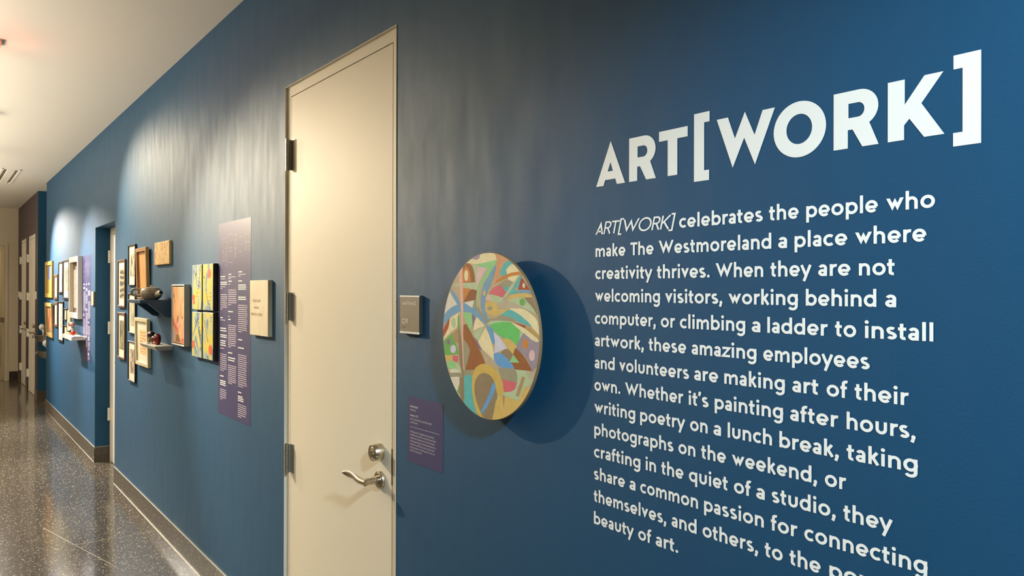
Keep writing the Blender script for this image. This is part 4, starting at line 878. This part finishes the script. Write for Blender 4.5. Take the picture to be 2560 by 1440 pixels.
w = MB(); w.tube([(tx-0.034, ty-.052, tz+0.060), (tx-0.048, ty-.072, tz+0.069), (tx-0.060, ty-.094, tz+0.067), (tx-0.066, ty-.104, tz+0.053), (tx-0.064, ty-.100, tz+0.034), (tx-0.054, ty-.082, tz+0.026), (tx-0.036, ty-.055, tz+0.026)], [0.009, 0.008, 0.008, 0.008, 0.008, 0.008, 0.009], 14, smooth=2)
w.build('handle', CER, tp)

# ------------------------------------------------------------------ white shelf with two red sculptures
sh = thing('floating_shelf', (-5.32, 0, 1.23), 'white wall shelf holding two red glazed sculptures', 'shelf')
w = MB(); z0, z1 = 1.2185, 1.2465
top = [(-5.540, -0.108), (-5.106, -0.108), (-5.106, 0), (-5.540, 0)]; bot = [(-5.520, -0.088), (-5.126, -0.088), (-5.126, 0), (-5.520, 0)]
vs = [(x, y, z1) for x, y in top]+[(x, y, z1-0.004) for x, y in top]+[(x, y, z0) for x, y in bot]
w.add(vs, [(0, 1, 2, 3), (11, 10, 9, 8)]+[(a+k, a+(k+1) % 4, a+4+(k+1) % 4, a+4+k) for a in (0, 4) for k in range(4)])
w.build('board', WFRAME, sh)
w2 = MB(); rr = random.Random(4)
for k in range(9):
    xx = -5.39+k*0.026; yy = -0.085+0.012*rr.uniform(-1, 1); w2.box(xx, xx+0.010, yy, yy+0.006, z1, z1+0.0006)
w2.build('grey_marks', mat('mark_grey', (0.30, 0.26, 0.20, 1), .7), sh)  # row of small grey marks on the shelf top
REDC = ramp_mat('red_glaze', 'noise', 26, [(0.42, K(96, 14, 10)), (0.56, K(150, 26, 18)), (0.74, K(190, 120, 100))], 0.28, (1, 1, .6))
DRED = ramp_mat('oxblood_glaze', 'noise', 22, [(0.4, K(52, 16, 10)), (0.6, K(96, 34, 18)), (0.78, K(150, 96, 70))], 0.3)
s1 = thing('ceramic_sculpture', (-5.262, -0.058, z1), 'rounded bright red ceramic head at the middle of the white shelf', 'sculpture')
w = MB(); w.lathe([(0, 0), (0.018, 0.0), (0.026, 0.008), (0.031, 0.022), (0.033, 0.040), (0.030, 0.056), (0.021, 0.066), (0.010, 0.0695), (0, 0.070)], (-5.262, -0.058, z1), 'z', 28, sx=1.0, sy=.66); w.build('body', REDC, s1)
for sx_ in (-1, 1):
    w = MB(); w.ico((-5.262+sx_*0.016, -0.078, z1+0.038), (0.0065, 0.004, 0.008), 12, 8); w.build('eye', mat('socket_dark', (0.05, .008, .006, 1), .4), s1)
w = MB(); w.box(-5.274, -5.250, -0.0805, -0.074, z1+0.012, z1+0.019); w.build('teeth', STONE, s1)
s2 = thing('ceramic_sculpture', (-5.365, -0.058, z1), 'dark oxblood ceramic bird shape left of the bright red head', 'sculpture')
w = MB(); w.lathe([(0, 0), (0.014, 0), (0.020, 0.012), (0.024, 0.028), (0.021, 0.044), (0.012, 0.052), (0, 0.054)], (-5.345, -0.056, z1), 'z', 22, sx=1.3); w.build('body', DRED, s2)
w = MB(); w.ico((-5.402, -0.064, z1+0.056), (0.034, 0.025, 0.024), 18, 12); w.build('head', DRED, s2)
w = MB(); w.tube([(-5.412, -0.066, z1+0.040), (-5.420, -0.074, z1+0.022), (-5.408, -0.076, z1+0.007)], [0.009, 0.007, 0.0035], 10); w.build('beak', ramp_mat('beak_tan', 'noise', 20, [(0.3, K(170, 130, 80)), (0.7, K(210, 180, 130))], .5), s2)
w = MB(); w.box(-5.432, -5.398, -0.090, -0.062, z1, z1+0.006); w.build('foot', STONE, s2)

# ------------------------------------------------------------------ far cluster
art_ya = ramp_mat('yellow_field_print', 'wave', 2.6, [(0.2, K(150, 112, 20)), (0.5, K(206, 170, 60)), (0.8, K(236, 214, 130))], 0.6, (2.0, 1, 3.0), 2, 3.0)
art_yb = ramp_mat('red_figure_print', 'noise', 8, [(0.35, K(120, 50, 30)), (0.48, K(214, 110, 70)), (0.62, K(236, 196, 130))], 0.6, (2, 1, .7), offset=(5, 0, 0))
art_w1 = ramp_mat('pale_sheet', 'noise', 9, [(0.3, K(216, 200, 160)), (0.7, K(240, 230, 200))], 0.7)
art_w2 = ramp_mat('red_brown_drawing', 'noise', 12, [(0.42, K(150, 100, 70)), (0.5, K(226, 206, 166)), (0.6, K(240, 230, 196))], 0.7, (2, 1, .6))
art_w3 = ramp_mat('brown_wash_drawing', 'noise', 7, [(0.40, K(104, 84, 56)), (0.5, K(206, 186, 136)), (0.62, K(240, 230, 190))], 0.7, (1, 1, .6), offset=(2, 1, 0))
art_h2 = ramp_mat('pencil_line_drawing', 'noise', 11, [(0.44, K(226, 206, 182)), (0.475, K(150, 120, 96)), (0.51, K(226, 206, 182)), (0.66, K(206, 180, 150))], 0.7, (1.2, 1, .9), 4, 1.0)
art_g = ramp_mat('grey_text_print', 'noise', 22, [(0.4, K(136, 130, 110)), (0.6, K(222, 212, 176))], 0.7, (1, 1, 1.5))
f = framed('framed_print', 'gold framed yellow field picture, top left of the far cluster', PF, GF, *mm4(-11795, -11070, 1489, 1951), 0.02, 0.05, GOLDW, art_ya, rebate=0.015)
w = MB(); w.box(-11.63, -11.28, -0.0067, -0.0061, 1.72, 1.885); w.build('sky_patch', mat('print_sky_blue', K(120, 130, 170), .6), f)
f = framed('framed_print', 'honey wood box frame with a small red figure, bottom left of far cluster', PF, GF, *mm4(-11690, -11010, 992, 1422), 0.02, 0.045, HONEY, art_yb, rebate=0.028, art_size=mm4(-11475, -11175, 1090, 1340))
f.location.y = -0.0085; f.rotation_euler = (0.034, 0, 0)
f.children[1].data.materials[0] = mat('box_back_brown', (0.26, 0.17, 0.08, 1), .7)
framed('framed_print', 'small dark framed pale sheet beside the gold framed picture', PF, GF, *mm4(-10930, -10590, 1472, 1774), 0.014, 0.028, WALNUT, art_w1)
framed('framed_print', 'small dark framed pale sheet beside the honey wood box frame', PF, GF, *mm4(-10900, -10590, 1142, 1440), 0.014, 0.028, WALNUT, art_w1)
framed('framed_print', 'black framed red brown drawing, top of the far cluster second row', PF, GF, *mm4(-10510, -10142, 1546, 1919), 0.014, 0.022, BLACK, art_w2, art_size=mm4(-10335, -10185, 1640, 1800))
framed('framed_print', 'dark framed brown wash drawing partly behind the white shadow box', PF, GF, *mm4(-10109, -9640, 1481, 1928), 0.014, 0.024, BLACK, art_w3, art_size=mm4(-9995, -9675, 1580, 1840))
framed('framed_print', 'tall black framed sheet with a grey text block, low in far cluster', PF, GF, *mm4(-10530, -10100, 988, 1455), 0.014, 0.020, BLACK, art_g, art_size=mm4(-10384, -10244, 1150, 1390))
f = framed('shadow_box_frame', 'large white shadow box frame with a pencil drawing in the far cluster', PF, GF, *mm4(-9380, -8750, 1299, 1931), 0.043, 0.055, WFRAME, mat('shadow_box_back', (0.20, 0.12, 0.06, 1), .7), rebate=0.04)
w = MB(); w.box(-9.31, -8.82, -0.012, -0.0072, 1.40, 1.80); w.build('drawing', art_h2, f)
framed('framed_print', 'small black framed white sheet just above the lowest small one, far cluster', PF, GF, *mm4(-10022, -9790, 1248, 1380), 0.014, 0.012, BLACK, art_w1)
framed('framed_print', 'small black framed white sheet lowest beside the far white shelf', PF, GF, *mm4(-10025, -9756, 1048, 1191), 0.014, 0.012, BLACK, art_w1)
th = thing('cream_panel', (-9.63, -0.001, 1.24), 'narrow cream panel hanging just left of the far white shelf', 'painting', None)
w = MB(); w.bbox(-9.733, -9.524, -0.014, -0.001, 1.09, 1.363, .003); w.build('panel', PALEW, th)
fs_ = thing('floating_shelf', (-8.85, 0, 1.13), 'small white slatted shelf in the far cluster holding a little figurine', 'shelf')
w = MB(); w.box(-9.20, -8.52, -0.125, -0.108, 1.098, 1.132); w.build('front_rail', WFRAME, fs_)
for k in range(3):
    w = MB(); xx = -9.10+k*0.24; w.box(xx, xx+0.10, -0.108, 0, 1.10, 1.128); w.build('slat', WFRAME, fs_)
w = MB(); w.box(-9.20, -8.52, -0.112, -0.02, 1.132, 1.136); w.build('tray', mat('clear_cream_tray', (0.75, 0.68, 0.5, 1), .4), fs_)
fg = thing('figurine', (-8.99, -0.065, 1.136), 'tiny black and white figurine on a yellow block on the far white shelf', 'figurine')
w = MB(); w.bbox(-9.11, -8.88, -0.10, -0.03, 1.136, 1.158, .004); w.build('base', mat('figurine_yellow', K(226, 190, 110), .5), fg)
WHT, BLK, PNK = mat('glaze_white', (.8, .76, .68, 1), .3), mat('glaze_black', (.02, .016, .015, 1), .3), mat('glaze_pink', K(206, 140, 130), .4)
w = MB(); w.ico((-8.99, -0.065, 1.190), (0.055, 0.028, 0.034)); w.build('body', WHT, fg)
w = MB(); w.ico((-8.93, -0.07, 1.238), (0.04, 0.024, 0.026)); w.build('head', PNK, fg)
w = MB(); w.ico((-9.02, -0.07, 1.238), (0.03, 0.02, 0.026)); w.build('tail', BLK, fg)
for q in (-9.03, -8.95):
    w = MB(); w.ico((q, -0.085, 1.168), (0.016, 0.013, 0.012)); w.build('paw', BLK, fg)
rb = thing('red_ball', (-8.80, -0.075, 1.136), 'little red ball beside the figurine on the far white shelf', 'ball')
w = MB(); w.ico((-8.80, -0.075, 1.159), 0.023, 18, 12); w.build('ball', mat('ball_red', K(190, 36, 24), .3), rb)

# ------------------------------------------------------------------ drinking fountains in the alcove
def fountain(X, zr, label):
    th = thing('drinking_fountain', (X, 0.5, zr-0.12), label, 'drinking fountain', 'pair of drinking fountains in the alcove')
    w = MB(); prof = [(0, -0.115), (0.09, -0.11), (0.15, -0.085), (0.185, -0.04), (0.192, -0.008), (0.192, 0.0), (0.180, 0.002), (0.168, -0.012), (0.10, -0.040), (0, -0.046)]
    w.lathe(prof, (X, 0.122, zr), 'z', 40, sx=1.0, sy=1.0); w.build('basin', CHROME, th)
    w = MB(); w.prism([(0.13, zr-0.03), (0.49, zr-0.03), (0.49, zr-0.20), (0.30, zr-0.19), (0.13, zr-0.10)], X-0.15, X+0.15, 'x'); w.build('arm', CHROME, th)
    w = MB(); w.box(X-0.2, X+0.2, 0.485, 0.4985, zr-0.42, zr+0.12); w.build('back_plate', CHROME, th)
    w = MB(); w.tube([(X+0.02, 0.045, zr-0.03), (X+0.02, 0.045, zr+0.05), (X+0.015, 0.035, zr+0.08)], [0.020, 0.018, 0.026], 14); o = w.build('bubbler', PLASTW, th)  # spout and guard made white, the metal's highlights put into the colour
    w = MB(); w.ico((X+0.01, 0.028, zr+0.105), (0.042, 0.038, 0.046), 18, 12); w.build('mouth_guard', PLASTW, o)
    w = MB(); w.lathe([(0, 0), (0.022, 0), (0.022, -0.012), (0, -0.014)], (X-0.08, -0.068, zr-0.03), 'y', 16); w.build('push_button', CHROME, th)
fountain(-12.62, 0.955, 'higher stainless steel drinking fountain in the blue alcove')
fountain(-12.16, 0.755, 'lower stainless steel drinking fountain in the blue alcove')

# ------------------------------------------------------------------ exit sign by the ceiling, just at the picture's left edge
ex = thing('exit_sign', (-5.24, -1.05, 2.97), 'ceiling mounted red exit sign at the left edge of the picture', 'sign')
w = MB(); w.bbox(-5.30, -5.17, -1.16, -0.895, 2.985, 3.002, .003); w.build('canopy', mat('sign_grey', (0.36, 0.30, 0.22, 1), .5), ex)
w = MB(); w.box(-5.245, -5.225, -1.05, -1.01, 2.955, 2.986); w.build('stem', PLASTW, ex)
w = MB(); w.bbox(-5.25, -5.22, -1.30, -0.985, 2.76, 2.955, .003); w.build('housing', PLASTW, ex)
w = MB()
EXM = mat('exit_red', (0.6, 0.02, 0.02, 1), .5, emit=(1.0, 0.06, 0.04, 1), emit_s=6.0)
b = MB(); put_text(b, 'EXIT', 0, 0, 0.12/28, 6.0, 0.0, width=0.24)
w.add([(-5.2190, -1.265+x, 2.80+z) for x, y, z in b.v], b.f); w.build('letters', EXM, ex)
lamp('POINT', 'exit_sign_lamp', (-5.19, -0.985, 2.945), 2.2, (1.0, 0.05, 0.04), shadow_soft_size=0.03)

# ------------------------------------------------------------------ track lights that light the wall
def track_head(loc, tgt, label):
    th = thing('track_light', loc, label, 'lamp', 'track spotlights along the corridor ceiling')
    L = Vector(loc); dirv = (Vector(tgt)-L).normalized(); back = L-dirv*0.02
    w = MB(); w.tube([back-dirv*0.13, back-dirv*0.125, back-dirv*0.02, back-dirv*0.0], [0.02, 0.036, 0.042, 0.043], 20); w.build('can', BLACK, th)
    w = MB(); q = back-dirv*0.08; w.tube([q, (q.x, q.y, ZC-0.03)], [0.008, 0.008], 10); w.build('stem', BLACK, th)
for (l, t, e, a_, b_), s_ in zip(SPOTS, ('first black track spotlight from the camera', 'second black track spotlight from the camera', 'fourth and farthest black track spotlight', 'third black track spotlight from the camera')): track_head(l, t, s_)
tr = MB(); tr.box(-12.5, -4.6, -1.235, -1.20, ZC-0.035, ZC-0.001); tag(tr.build('light_track', BLACK), 'long black lighting track on the corridor ceiling', 'track')
